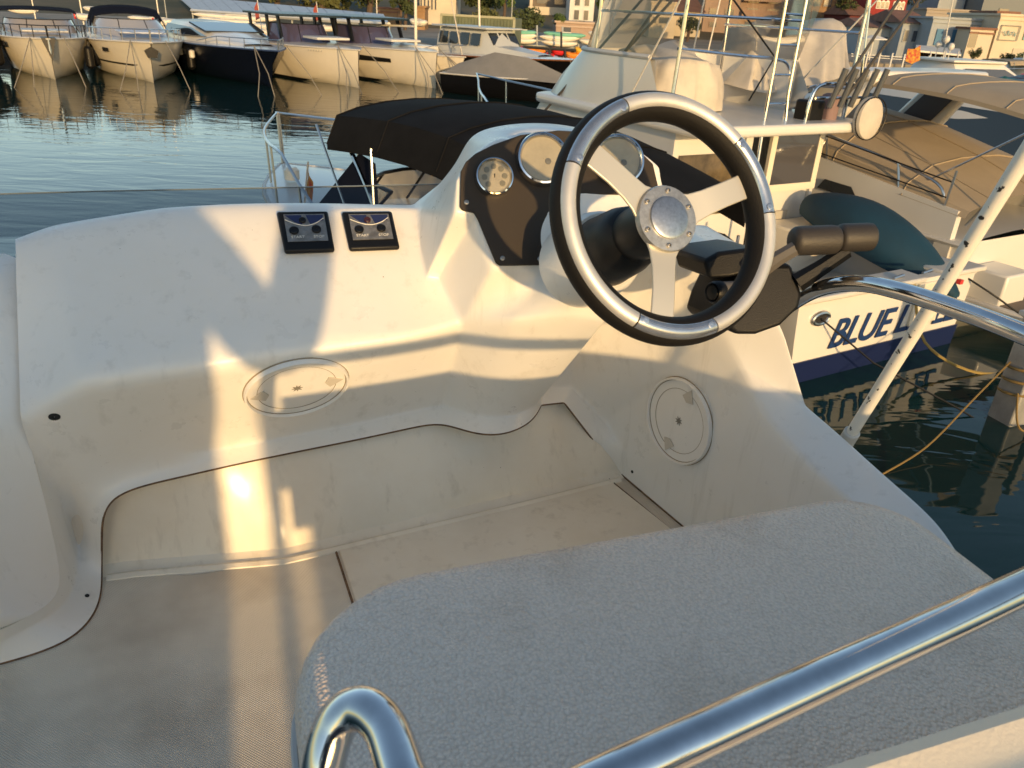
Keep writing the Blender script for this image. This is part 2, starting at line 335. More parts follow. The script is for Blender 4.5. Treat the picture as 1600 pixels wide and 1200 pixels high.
top_line = [(V[k].x, V[k].y+.022) for k in ('D1', 'D2', 'D3', 'D4', 'D5', 'D6', 'D10', 'D11')]
def topy(x):
    if x <= top_line[0][0]: return top_line[0][1]
    for (x0, y0), (x1, y1) in zip(top_line, top_line[1:]):
        if x <= x1: return lerp(y0, y1, (x-x0)/(x1-x0))
    return top_line[-1][1]+.02
tw = MB(); rows = []
def toe(x):
    for p, q in zip(Ex, Ex[1:]):
        if x <= q.x: return lerp(p, q, (x-p.x)/(q.x-p.x))+Vector((0, .04*min(1, max(0, (.0-x)/.30)), 0))
    return Ex[-1]
xs = [lerp(-.6, 1.04, k/60) for k in range(61)]
for f, z in ((-.034, .0015), (-.018, .004), (-.006, .012), (.0, .03), (None, .08), (None, .2), (None, .25)):
    row = []
    for x in xs:
        e = toe(x); y = e.y+f if f is not None else lerp(e.y, max(topy(x)+.03*min(1, max(0, (.0-x)/.30)), e.y+.01), (z-.03)/.17)
        row.append(Vector((x, y, FZ+z)))
    rows.append(row)
tw.loft(rows).build('toe_wall', M_gel2, boat)
# raised ridge where toe wall meets the floor
MB().tube([toe(lerp(-.33, .82, k/24))+Vector((0, -.035, -.006)) for k in range(25)], .0125, 8).build('floor_ridge', M_gel2, boat)
# smooth hatch panel in the floor
hp = [bZ(u, v, -1.047) for u, v in ((528, 856), (952, 749), (1052, 828))]
hp += [Vector((.88, .1, FZ+.003)), Vector((.20, .1, FZ+.003))]
MB().prism(hp, (0, 0, -.012)).build('floor_hatch', M_gel2, boat, bevel=.002, seg=1)
MB().tube([hp[3]+Vector((-.005, 0, -.003)), hp[2]+Vector((-.004, .006, -.003)), hp[1]+Vector((.0, .009, -.002)), hp[0]+Vector((-.006, .006, -.003)), hp[4]+Vector((-.006, 0, -.003))], .0028, 6).build('hatch_gap', M_dirt, boat)
# grime in the seam between the two mouldings
def bspl(ps, it=3):
    for _ in range(it):
        q = [ps[0]]
        for i in range(len(ps)-1):
            if i: q.append((ps[i-1]+6*ps[i]+ps[i+1])/8)
            q.append((ps[i]+ps[i+1])/2)
        ps = q+[ps[-1]]
    return ps
sg_runs = [('D0f', 'D0e', 'D0d', 'D0c', 'D0b', 'D0', 'D1', 'D2', 'D3', 'D4', 'D5', 'D6', 'D7', 'D8', 'D9', 'D10'), ('D10', 'D11'), ('D11', 'D12', 'D13'), ('D13', 'D14', 'D15')]
sgm = MB()
for run in sg_runs: sgm.tube([p+Vector((0, .002, -.003)) for p in bspl([V[k] for k in run])], .0022, 6)
sgm.build('seam_grime', M_dirt, boat)
# left coaming beside the console
cw = MB()
L = lambda x, y, z: Vector((x, y, H+z))
cw.add([L(-.405, 1.62, -.45), V['A0']+Vector((.004, .0, -.03)), V['B0']+Vector((.002, -.003, 0)), V['L1'], V['L2'], V['L3'], V['L4'], V['L5'], V['L6'],
        L(-.75, 1.6, -.46), L(-.66, 1.3, -.5), L(-.72, 1.05, -.55), L(-.80, .8, -.6)],
       [(0, 1, 10, 9), (1, 2, 10), (2, 3, 11, 10), (3, 4, 12, 11), (4, 5, 6, 12), (6, 7, 8, 12)])
cw.build('side_coaming', M_gel, boat, sub=2, angle=180)
# body of the boat below the flybridge
hb = MB()
def hull_rows():
    rows = []
    for y, w, top in ((-3.6, 1.35, 1.1), (-2, 1.5, 1.15), (0, 1.55, 1.25), (2, 1.35, 1.4), (3.6, .8, 1.55), (4.8, .06, 1.7)):
        rows.append([Vector((-w, y, top)), Vector((-w*.93, y, .5)), Vector((-w*.8, y*.97, -.1)), Vector((0, y*.96, -.4)), Vector((w*.8, y*.97, -.1)), Vector((w*.93, y, .5)), Vector((w, y, top))])
    return rows
hr = hull_rows(); hb.loft(hr); hb.add(hr[0], [tuple(range(7))]); hb.loft([[r[0]+Vector((0,0,-.05)), r[-1]+Vector((0,0,-.05))] for r in hr])
hb.build('hull', M_white, boat)
cb = MB(); cb.add([L(-.7, -1.6, -1.09), L(.86, -1.6, -1.09), L(.86, 1.36, -1.09), L(.5, 1.56, -1.09), L(-.7, 1.56, -1.09)], [(0, 1, 2, 3, 4)])
cb.loft([[L(-.9, -1.6, -1.10), L(.95, -1.6, -1.10), L(.95, 1.6, -1.10), L(-.6, 1.6, -1.10)], [Vector((-1.1, -1.7, 1.05)), Vector((1.1, -1.7, 1.05)), Vector((1.0, 2.4, 1.2)), Vector((-.9, 2.4, 1.2))]], closed=True)
cb.build('cabin', M_white, boat)

# --- round inspection hatches
def hatch(c, n, x, r):
    A = at(c, n, x)
    ring = MB().lathe([(r*.99, -.03), (r, -.002), (r, .007), (r*.985, .0115), (r*.955, .0115), (r*.945, .004), (r*.945, -.01)], A, 48, cap=False).build('inspection_hatch', M_gel, boat)
    MB().lathe([(r*.943, -.01), (r*.943, .0025), (r*.93, .0042), (r*.76, .0042), (r*.745, .003), (0.001, .003)], A, 48, cap=False).build('lid', M_gel, ring)
    for rr_, zz_, w_ in ((r*1.004, .0012, .0014), (r*.945, .0040, .0013), (r*.752, .0036, .0007)): MB().tube([A @ Vector((rr_*math.cos(a), rr_*math.sin(a), zz_)) for a in [2*math.pi*k/48 for k in range(48)]], w_, 6, closed=True).build('groove', mat('groove_brown', (.30, .24, .16), .8), ring)  # thin brown rings along the rim edge, lid gap and inner step
    for sgn in (-1, 1):
        t = MB(); k = r*.62*sgn
        t.prism([A @ Vector(p) for p in ((k, -.017, .0035), (k+.026*sgn, .0, .0035), (k, .017, .0035), (k-.008*sgn, 0, .0035))], (A.to_3x3() @ Vector((0, 0, .0025))))
        t.build('finger_grip', mat('recess_shade', (.56, .51, .43), .6), ring)  # raised wedge; its darker colour stands in for the shade of a recess
    st = MB()
    for k in range(4):
        a = k*math.pi/4; dx, dy = math.cos(a), math.sin(a)
        st.prism([A @ Vector((.011*dx-.003*dy*0, .011*dy, .0034)), A @ Vector((.003*-dy, .003*dx, .0034)), A @ Vector((-.011*dx, -.011*dy, .0034)), A @ Vector((.003*dy, -.003*dx, .0034))], A.to_3x3() @ Vector((0, 0, .0006+k*.0001)))
    st.build('key_socket', mat('hatch_key', (.22, .2, .16), .6), ring)
    return ring
p, n = snap(464, 605); hatch(p-n*.001, n, (1, 0, .1), .098)
hits = [snap(u, v) for u, v in ((1068, 656), (1040, 640), (1095, 670), (1068, 620), (1068, 692))]
n = Vector((0, 0, 0))
for h in hits: n += h[1]
n = (n.normalized()+Vector((-.95, -.266, .07))).normalized()
hatch(hits[0][0]+n*.011, n, (.0, .25, -1), .098)
# screws and drain
def screw(p, n, r=.006, m=None, name='screw'):
    A = at(p, n); return MB().lathe([(r, -.004), (r, .0012), (r*.75, .0022), (r*.35, .0022), (r*.3, .0008), (.0005, .0008)], A, 16, cap=False).build(name, m or M_screw, boat)
for (u, v, r_, nm) in ((85, 651, .009, 'drain'), (136, 931, .004, 'screw'), (988, 737, .004, 'screw')):
    p, n = snap(u, v)
    if p: screw(p, n, r_, M_darkhole, nm)

# --- gauge panel
po = [(719, 270), (727, 255), (742, 242), (770, 228), (812, 213), (870, 206), (930, 209), (978, 220), (1018, 258), (1026, 292), (1005, 305), (900, 306), (868, 318), (855, 335), (849, 360), (850, 410), (846, 415), (780, 416), (774, 412), (746, 345), (740, 334), (722, 330), (718, 325)]
pan = MB().prism([Q_(u, v)+nQ*.002 for u, v in po], nQ*.006).build('gauge_panel', M_brown, boat, bevel=.0012, seg=1)
for u, v in ((728, 318), (784, 405), (842, 406)):
    A = at(Q_(u, v)+nQ*.008, nQ)
    MB().lathe([(.0045, 0), (.0045, .001), (.0033, .0018), (.002, .0018), (.0016, .0005), (.0003, .0005)], A, 14, cap=False).build('screw', M_screw, pan)
def gauge(u, v, r, small=False):
    A = at(Q_(u, v)+nQ*.008, nQ, (1, 0, 0))
    g = MB().lathe([(r*1.06, -.004), (r*1.07, .004), (r*1.05, .012), (r*1.0, .017), (r*.93, .018), (r*.86, .014), (r*.84, .010)], A, 48, cap=False).build('gauge', M_chrome, boat)
    MB().lathe([(r*.86, .0105), (r*.5, .0115), (.0005, .012)], A, 40, cap=False).build('dial', M_glassface, g)
    if small:
        for k in range(7):
            a = math.pi*2*(k+.5)/8 - math.pi/2
            if k < 7:
                B = at(A @ Vector((r*.55*math.cos(a+.39), r*.55*math.sin(a+.39), .0108)), nQ)
                MB().lathe([(r*.155, 0), (r*.155, .0016), (.0003, .0018)], B, 18, cap=False).build('dial_mark', M_fog, g)
        MB().box(A @ Vector((0, 0, .0126)), (.0012, .0008, .010)).build('needle', M_black, g)
    else:
        B = at(A @ Vector((r*.18, -r*.12, .0118)), nQ); MB().lathe([(r*.13, -.001), (r*.12, .0012), (.0003, .0016)], B, 20, cap=False).build('needle_hub', mat('hub_grey', (.12, .12, .11), .5), g)
    return g
gauge(770, 281, .0335, True); gauge(845, 253, .047); gauge(962, 255, .047)

# --- engine start panels on the dash
def dash_at(u, v): return at(D_(u, v)+nD*.001*(1 if nD.y < 0 else -1), nD if nD.y < 0 else -nD, (1, .02, 0))
ND = nD if nD.y < 0 else -nD
def switch_panel(u0, red):
    pts = [D_(u, v)+ND*.002 for u, v in ((432+u0, 337), (512+u0*.985, 336), (523+u0, 397 if not u0 else 393), (445+u0*1.0, 400 if not u0 else 396))]
    f = MB().prism(pts, ND*.012).build('switch_panel', M_black, boat, bevel=.005, seg=3)
    def q(a, b, h): return lerp(lerp(pts[0], pts[1], a), lerp(pts[3], pts[2], a), b) + ND*h
    MB().prism([q(.12, .1, .0121), q(.91, .1, .0121), q(.90, .78, .0121), q(.10, .78, .0121)], ND*.001).build('face_plate', mat('panel_steel', (.30, .29, .27), .3, .6, var=.35, vs=60), f)
    for s_ in (0, 1):
        z = [q(.14+.4*s_*1.0, .13, .0132), q(.46+.42*s_, .13, .0132), q(.44+.42*s_, .27+.10*(1-s_), .0132), q(.30+.30*s_, .30+.06*s_, .0132)]
        MB().prism(z, ND*.0004).build('blue_print', mat('blue_print', (.018, .026, .085), .4), f)
    cur = [q(.13, .24, .0134), q(.28, .33, .0134), q(.44, .385, .0134), q(.58, .385, .0134), q(.74, .32, .0134), q(.88, .21, .0134)]
    MB().tube(arc_pts(cur, 4), .0009, 6).build('white_line', mat('white_print', (.7, .68, .62), .5), f)
    for (a, b, r) in ((.26, .52, .0072), (.70, .50, .0072), (.46, .27, .0055)):
        A = at(q(a, b, .0128), ND)
        MB().lathe([(r*1.25, 0), (r*1.25, .0035), (r, .0045), (r*.8, .0040), (.0003, .0030)], A, 20, cap=False).build('key_switch' if b > .4 else 'warning_lamp', M_black if b > .4 or not red else mat('red_lamp', (.045, .012, .012), .3), f)
    for s_, a in (('START', .18), ('STOP', .62)):
        cu = bpy.data.curves.new('lettering', 'FONT'); cu.body = s_; cu.size = .0085; cu.extrude = .0002; cu.materials.append(mat('white_print', (.7, .68, .62), .5))
        t0 = bpy.data.objects.new('tmp', cu); C.objects.link(t0); bpy.context.view_layer.update(); tm = bpy.data.meshes.new_from_object(t0.evaluated_get(bpy.context.evaluated_depsgraph_get())); bpy.data.objects.remove(t0, do_unlink=True)
        t = bpy.data.objects.new('lettering', tm); C.objects.link(t); t.parent = f; t.matrix_basis = at(q(a, .70, .0134), ND, pts[1]-pts[0])
    return f
switch_panel(0, False); switch_panel(101, True)

# --- steering wheel
WC = Vector((.552, .918, H-.25)); WN = Vector((.07, -.866, .49)).normalized()
AW = at(WC, WN, (1, 0, 0)); AWi = AW.inverted()
def wang(u, v): p = AWi @ bP(u, v, WN, WC); return math.atan2(p.y, p.x), math.hypot(p.x, p.y)
RW = .1575
sw = MB().tube([AW @ Vector((RW*math.cos(a), RW*math.sin(a), -.006)) for a in [2*math.pi*k/96 for k in range(96)]], .0205, 20, closed=True).build('steering_wheel', M_blackg, boat)
joints = [wang(u, v)[0] % (2*math.pi) for u, v in ((964, 157), (897, 265), (990, 495), (1109, 512), (1197, 337), (1152, 215))]
js = sorted(joints)
for i in range(6):
    a0, a1 = js[i], js[(i+1) % 6] + (2*math.pi if i == 5 else 0)
    a0 += .006; a1 -= .006; short = (a1-a0) < .95
    N = 28; ps = [AW @ Vector(((RW+.002)*math.cos(lerp(a0, a1, k/N)), (RW+.002)*math.sin(lerp(a0, a1, k/N)), .0075)) for k in range(N+1)]
    g = MB().tube(ps, .0112, 20).build('rim_cover', M_alup if short else M_alu, sw)
    if short:
        for e in (.07, .93):
            p = AW @ Vector((RW*math.cos(lerp(a0, a1, e)), RW*math.sin(lerp(a0, a1, e)), .0178)); 
            MB().lathe([(.005, 0), (.005, .001), (.003, .0016), (.0003, .0012)], at(p, WN), 14, cap=False).build('rim_screw', M_alup, sw)
for (u, v) in ((930, 243), (1160, 292), (1036, 498)):
    a, _ = wang(u, v); ca, sa = math.cos(a), math.sin(a)
    def q(r, w_, z): return AW @ Vector((r*ca-w_*sa, r*sa+w_*ca, z))
    out = []
    prof = [(.030, .030, -.012), (.05, .021, -.010), (.07, .0185, -.006), (.10, .0175, -.002), (.13, .0178, -.001), (.155, .0185, -.001)]
    m = MB(); rows = [[q(r, w_, z), q(r, -w_, z), q(r, -w_, z-.004), q(r, w_, z-.004)] for r, w_, z in prof]; m.loft(rows, closed=True, cap=True)
    m.build('spoke', mat('satin_cream_aluminium', (.60, .56, .47), .38, .55), sw, bevel=.0015, seg=2)
    pad = MB(); rows = [[q(.150, w_, .006*f_), q(.140-(.008 if abs(w_) < .02 else 0), w_, -.006), q(.160, w_, -.016)] for w_, f_ in ((-.040, .2), (-.030, 1), (-.012, 1), (.012, 1), (.030, 1), (.040, .2))]
    pad.loft(rows, closed=True, cap=True); pad.build('thumb_grip', M_blackg, sw, bevel=.003, seg=2)
hub = MB().lathe([(.046, -.016), (.047, -.008), (.0455, -.005), (.031, -.004)], AW, 48, cap=True).build('hub_ring', mat('hub_aluminium', (.40, .40, .39), .42, .8, var=.25, vs=120), sw)
MB().lathe([(.030, -.008), (.0295, -.0005), (.026, .001), (.0005, .0014)], AW, 40, cap=False).build('hub_cap', mat('brushed_cap', (.42, .43, .44), .3, .9, var=.2, vs=200), sw)
for k in range(6):
    a = k*math.pi/3+.4
    A = at(AW @ Vector((.0385*math.cos(a), .0385*math.sin(a), -.0045)), WN)
    MB().lathe([(.0036, 0), (.0036, .0022), (.002, .0026), (.0016, .0008), (.0003, .0008)], A, 12, cap=False).build('hub_bolt', M_screw, sw)
ax = Vector((-.04, .866, -.50)).normalized()
def col(prof, name, m, par=boat): return MB().lathe([(r, s_) for r, s_ in prof], at(WC, ax, (1, 0, 0)), 40, cap=True).build(name, m, par)
col([(.030, .008), (.036, .03), (.040, .06), (.040, .10), (.034, .115)], 'column_cup', M_black, sw)
col([(.030, .085), (.046, .10), (.053, .13), (.056, .18), (.058, .20), (.058, .23)], 'steering_column', M_black)
col([(.052, .196), (.062, .192), (.067, .198), (.071, .215), (.073, .25), (.074, .30)], 'column_mount', M_gel)

# --- twin throttle control
def poly(pxs, t, dy, name, m, par, bev=.006): return MB().prism([bT(u, v, t) for u, v in pxs], Vector((.0, dy, -.12*dy))).build(name, m, par, bevel=bev, seg=3)
thr = poly([(1136, 512), (1150, 524), (1182, 524), (1221, 510), (1250, 482), (1256, 460), (1250, 444), (1238, 412), (1205, 412), (1165, 440), (1146, 480)], 1.22, .13, 'throttle_control', M_black, boat, .008)
poly([(1101, 407), (1125, 394), (1172, 388), (1200, 392), (1205, 420), (1140, 434), (1109, 436)], 1.235, .10, 'top_cover', M_black, thr, .006)
MB().tube(arc_pts([bT(1118, 457, 1.2), bT(1150, 455, 1.22), bT(1185, 452, 1.25)], 4), [.0165]*5+[.021]*4, 20).build('trim_barrel', mat('grey_plastic', (.12, .11, .10), .45), thr)
A = at(bT(1116, 457, 1.195), bT(1095, 459, 1.18)-bT(1150, 455, 1.22))
MB().lathe([(.0175, -.012), (.018, .0), (.015, .005), (.012, .002), (.011, .005), (.0003, .0065)], A, 28, cap=False).build('trim_button', M_black, thr)
lv = MB(); lv.tube([bT(1188, 424, 1.20), bT(1215, 404, 1.19), bT(1246, 386, 1.18)], [.013, .0125, .012], 8); lv.build('lever', mat('lever_grey', (.10, .09, .08), .45), thr)
lv = MB(); lv.tube([bT(1245, 442, 1.225), bT(1280, 420, 1.215), bT(1322, 392, 1.21)], [.017, .014, .013], 8); lv.build('lever', M_black, thr)
def grip(a, b, t0, t1, r, m):
    p, q = bT(*a, t0), bT(*b, t1); ds = [(0, .55), (.03, .82), (.09, .97), (.16, 1), (.84, 1), (.93, .96), (.98, .8), (1, .5)]
    return MB().tube([lerp(p, q, s_) for s_, _ in ds], [r*k for _, k in ds], 20).build('grip', m, thr)
M_grip = mat('grip_rubber', (.032, .027, .022), .55, bump=.3, bs=400)
grip((1236, 377), (1310, 374), 1.18, 1.19, .0225, M_grip); grip((1308, 372), (1365, 370), 1.20, 1.205, .0220, M_grip)

# --- stainless rails, pole, windscreen
MB().tube(arc_pts([bT(1215, 490, 1.30), bT(1256, 463, 1.26), bT(1295, 447, 1.20), bT(1345, 443, 1.14), bT(1400, 453, 1.08), bT(1480, 478, 1.0), bT(1600, 522, .90), Vector((.85, .35, H-.315)), Vector((.85, -.4, H-.315)), Vector((.85, -.55, H-.36)), Vector((.85, -.62, H-.9))], 8), .0125, 20).build('grab_rail', M_chrome, boat)
rr = [Vector((.85, .385, H-.318)), Vector((.849, .384, H-.37)), Vector((.835, .379, H-.408)), Vector((.80, .371, H-.42)), bZ(1600, 917, -.42), bZ(1291, 1058, -.42), bZ(982, 1200, -.42), Vector((.105, .262, H-.42)), Vector((.070, .270, H-.420)), Vector((.057, .302, H-.419)), Vector((.052, .345, H-.419)), Vector((.040, .368, H-.422)), Vector((.024, .372, H-.435)), Vector((.012, .360, H-.46)), Vector((.006, .345, H-.50)), Vector((.004, .335, H-.60)), Vector((.004, .335, H-.70))]
MB().tube(arc_pts(rr, 8), .0145, 24).build('seat_rail', M_chrome, boat)
# white pole with flaking paint
p0, p1 = bT(1326, 684, 1.43), bT(1600, 245, .95); p1 = p0+(p1-p0)*1.5; axp = (p1-p0).normalized()
Ap = at(p0, axp, Vector((-.8, -.3, .5)))
def flake():
    m = bpy.data.materials.new('flaking_paint'); m.use_nodes = True; n = m.node_tree.nodes; l = m.node_tree.links; b = n['Principled BSDF']
    tc = n.new('ShaderNodeTexCoord'); sp = n.new('ShaderNodeSeparateXYZ'); l.new(tc.outputs['Object'], sp.inputs[0])
    nz = n.new('ShaderNodeTexNoise'); nz.inputs['Scale'].default_value = 70; nz.inputs['Detail'].default_value = 6; l.new(tc.outputs['Object'], nz.inputs[0])
    a = n.new('ShaderNodeMath'); a.operation = 'MULTIPLY_ADD'; a.inputs[1].default_value = 60; l.new(sp.outputs[0], a.inputs[0]); l.new(nz.outputs[0], a.inputs[2])
    c_ = n.new('ShaderNodeMath'); c_.operation = 'GREATER_THAN'; c_.inputs[1].default_value = 1.22; l.new(a.outputs[0], c_.inputs[0])
    mx = n.new('ShaderNodeMixRGB'); l.new(c_.outputs[0], mx.inputs[0]); mx.inputs[1].default_value = (.72, .69, .62, 1); mx.inputs[2].default_value = (.03, .027, .024, 1)
    l.new(mx.outputs[0], b.inputs['Base Color']); b.inputs['Roughness'].default_value = .45
    return m
ln = (p1-p0).length
pole = MB().tube([(0, 0, 0), (0, 0, ln*.3), (0, 0, ln*.6), (0, 0, ln)], .0105, 20).build('canopy_pole', flake(), boat); pole.matrix_basis = Ap
MB().tube([(0, 0, -.06), (0, 0, .018), (0, 0, .02)], [.0145, .0145, .012], 20).build('pole_socket', M_white2, pole)
def clear_mat(name, tint, refl=.6):
    m = bpy.data.materials.new(name); m.use_nodes = True; n = m.node_tree.nodes; l = m.node_tree.links
    for k in list(n):
        if k.type == 'BSDF_PRINCIPLED': n.remove(k)
    out = [k for k in n if k.type == 'OUTPUT_MATERIAL'][0]
    tr = n.new('ShaderNodeBsdfTransparent'); tr.inputs[0].default_value = (*tint, 1); gl = n.new('ShaderNodeBsdfGlossy'); gl.inputs['Roughness'].default_value = .03
    fr = n.new('ShaderNodeFresnel'); fr.inputs[0].default_value = 1.45; mx = n.new('ShaderNodeMixShader'); l.new(fr.outputs[0], mx.inputs[0]); l.new(tr.outputs[0], mx.inputs[1]); l.new(gl.outputs[0], mx.inputs[2]); l.new(mx.outputs[0], out.inputs[0])
    return m
M_plexi = clear_mat('plexiglass', (.74, .76, .78)); M_vinyl = clear_mat('clear_vinyl', (.72, .70, .66))
ws = MB(); top = [bY(u, v, 1.72) for u, v in ((-60, 306), (150, 300), (350, 296), (550, 292), (690, 289))]; bot = [Vector((p.x, 1.66, H-.44)) for p in top]
ws.loft([bot, top, [p+Vector((0, .005, 0)) for p in top], [p+Vector((0, .005, 0)) for p in bot]], closed=False)
ws.build('windscreen', M_plexi, boat, smooth=False)
MB().tube([p+Vector((0, .0025, .001)) for p in top], .0016, 6).build('windscreen_edge', mat('plexi_edge', (.12, .14, .15), .3), boat)

# --- helm seat
def rounded(x0, x1, y0, y1, r, n=8):
    out = []
    for cx, cy, a0 in ((x1-r[0], y1-r[0], 0), (x0+r[1], y1-r[1], 90), (x0+r[2], y0+r[2], 180), (x1-r[3], y0+r[3], 270)):
        k = (r[0], r[1], r[2], r[3])[(0, 90, 180, 270).index(a0)]
        for i in range(n+1): a = R(a0+90*i/n); out.append((cx+k*math.cos(a), cy+k*math.sin(a)))
    return out
def vinyl():
    m = bpy.data.materials.new('grained_vinyl'); m.use_nodes = True; n = m.node_tree.nodes; l = m.node_tree.links; b = n['Principled BSDF']
    b.inputs['Roughness'].default_value = .34; b.inputs['Coat Weight'].default_value = .25; b.inputs['Coat Roughness'].default_value = .25
    tc = n.new('ShaderNodeTexCoord'); wz = n.new('ShaderNodeTexNoise'); wz.inputs['Scale'].default_value = 160; l.new(tc.outputs['Object'], wz.inputs[0])
    wa = n.new('ShaderNodeMixRGB'); wa.blend_type = 'LINEAR_LIGHT'; wa.inputs[0].default_value = .004; l.new(tc.outputs['Object'], wa.inputs[1]); l.new(wz.outputs['Color'], wa.inputs[2])
    vo = n.new('ShaderNodeTexVoronoi'); vo.inputs['Scale'].default_value = 245; l.new(tc.outputs['Object'], vo.inputs[0])
    nz = n.new('ShaderNodeTexNoise'); nz.inputs['Scale'].default_value = 7; nz.inputs['Detail'].default_value = 8; nz.inputs['Roughness'].default_value = .7; l.new(tc.outputs['Object'], nz.inputs[0])
    rp = n.new('ShaderNodeValToRGB'); rp.color_ramp.elements[0].position = .3; rp.color_ramp.elements[0].color = (.77, .62, .50, 1); rp.color_ramp.elements[1].position = .48; rp.color_ramp.elements[1].color = (.93, .77, .64, 1); l.new(nz.outputs[0], rp.inputs[0])
    cr_ = n.new('ShaderNodeMapRange'); cr_.inputs[1].default_value = .35; cr_.inputs[2].default_value = .75; cr_.inputs[3].default_value = 1.0; cr_.inputs[4].default_value = .86; l.new(vo.outputs['Distance'], cr_.inputs[0])
    mc = n.new('ShaderNodeMixRGB'); mc.blend_type = 'MULTIPLY'; mc.inputs[0].default_value = 1; l.new(rp.outputs[0], mc.inputs[1]); l.new(cr_.outputs[0], mc.inputs[2])
    l.new(mc.outputs[0], b.inputs['Base Color'])
    bp = n.new('ShaderNodeBump'); bp.invert = True; bp.inputs['Strength'].default_value = 1.0; bp.inputs['Distance'].default_value = .0042; l.new(vo.outputs['Distance'], bp.inputs['Height']); l.new(bp.outputs[0], b.inputs['Normal'])
    return m
M_vin = vinyl()
cu = thing('seat_cushion', 'large grey white grained vinyl cushion on the helm seat', 'cushion', (0, 0, 0), YAW)
def slab(x0, x1, y0, y1, zt, zb, r, ed):
    rows = []
    for ins, z in ((ed*.8, zb), (ed*.25, zb+ed*.3), (0, zb+ed), (0, zt-ed), (ed*.12, zt-ed*.55), (ed*.4, zt-ed*.22), (ed*.9, zt-.003), (ed*2.4, zt), (ed*5, zt+.003)):
        rr_ = [max(.012, k-ins) for k in r]; rows.append([Vector((x, y, z)) for x, y in rounded(x0+ins, x1-ins, y0+ins, y1-ins, rr_)])
    return rows
rows = slab(-.004, .838, .0, .712, H-.598, H-.70, (.11, .16, .05, .05), .03)
m = MB(); m.loft(rows, closed=True); c0 = len(m.v); m.add(rows[-1], [tuple(range(len(rows[-1])))]); m.build('cushion_body', M_vin, cu, angle=60)
ring = [Vector((x, y, H-.672)) for x, y in rounded(-.007, .841, -.003, .715, (.11, .16, .05, .05))]
MB().tube(ring, .004, 6, closed=True).build('piping', mat('piping_grey', (.5, .5, .5), .5), cu)
MB().box((.42, .34, H-.88), (.70, .60, .345)).build('seat_base', M_gel, boat, bevel=.02)
bk = thing('backrest_cushion', 'white vinyl backrest pad under the chrome rail, lit by low sun', 'cushion', (0, 0, 0), YAW)
prof = [(.30, -.60), (.302, -.535), (.296, -.518), (.282, -.510), (.262, -.516), (.20, -.575), (.12, -.66), (.06, -.74), (.05, -.775), (.07, -.79), (.28, -.79), (.298, -.77)]
m = MB(); m.loft([[Vector((x, y, H+z)) for y, z in prof] for x in (.03, .3, .6, .9, 1.2)], closed=True, cap=True); m.build('pad', mat('backrest_vinyl', (.74, .67, .55), .4, bump=.3, bs=260), bk, angle=40)
MB().tube([Vector((.03, .296, H-.60)), Vector((1.2, .296, H-.60))], .004, 6).build('piping', mat('piping_grey', (.5, .5, .5), .5), bk)

# --- things astern that only show by the shadows they throw
MB().box((-.50, -.9, H-.60), (.80, .10, .90)).build('aft_backrest', M_gel, boat, bevel=.03)
MB().box((.62, -.9, H-.76), (1.12, .10, .58)).build('aft_backrest', M_gel, boat, bevel=.03)
MB().tube([Vector((.07, -.9, H-.335)), Vector((1.1, -.9, H-.335))], .014, 12).build('aft_rail', M_chrome, boat)
MB().tube([Vector((0, -.8, H-1.05)), Vector((0, -.8, H-.30))], .017, 12).build('ladder_post', M_chrome, boat)
# ------------------------------------------------------------------ boats: shared builders (local frame: x starboard, y forward, z up, origin at stern on the waterline)
def hull_sec(L, B, fs, fb, rake=.9, full=2.2, draft=.35, n=16, s0=.42, tumble=.86):
    rows = []
    for i in range(n+1):
        s = i/n; k = max(0, (s-s0)/(1-s0)); hb = B/2*(1-k**full)*(.94+.06*min(1, s/s0)); hb = max(hb, .02)
        zs = fs+(fb-fs)*s**1.5; y = s*L
        rk = s**2.5
        zc = .10+(.55*fb)*max(0, (s-.55)/.45)**2; hc = hb*(tumble-.30*s**2)
        rows.append([Vector((hb, y, zs)), Vector((lerp(hb, hc, .45)*(1.0), y-rake*.35*rk, lerp(zs, zc, .5))), Vector((hc, y-rake*.72*rk, zc)), Vector((hc*.72, y-rake*.9*rk, lerp(zc, -draft, .45)*(1-.2*s))), Vector((0, y-rake*rk, -draft*(1-s**4)))])
    return rows
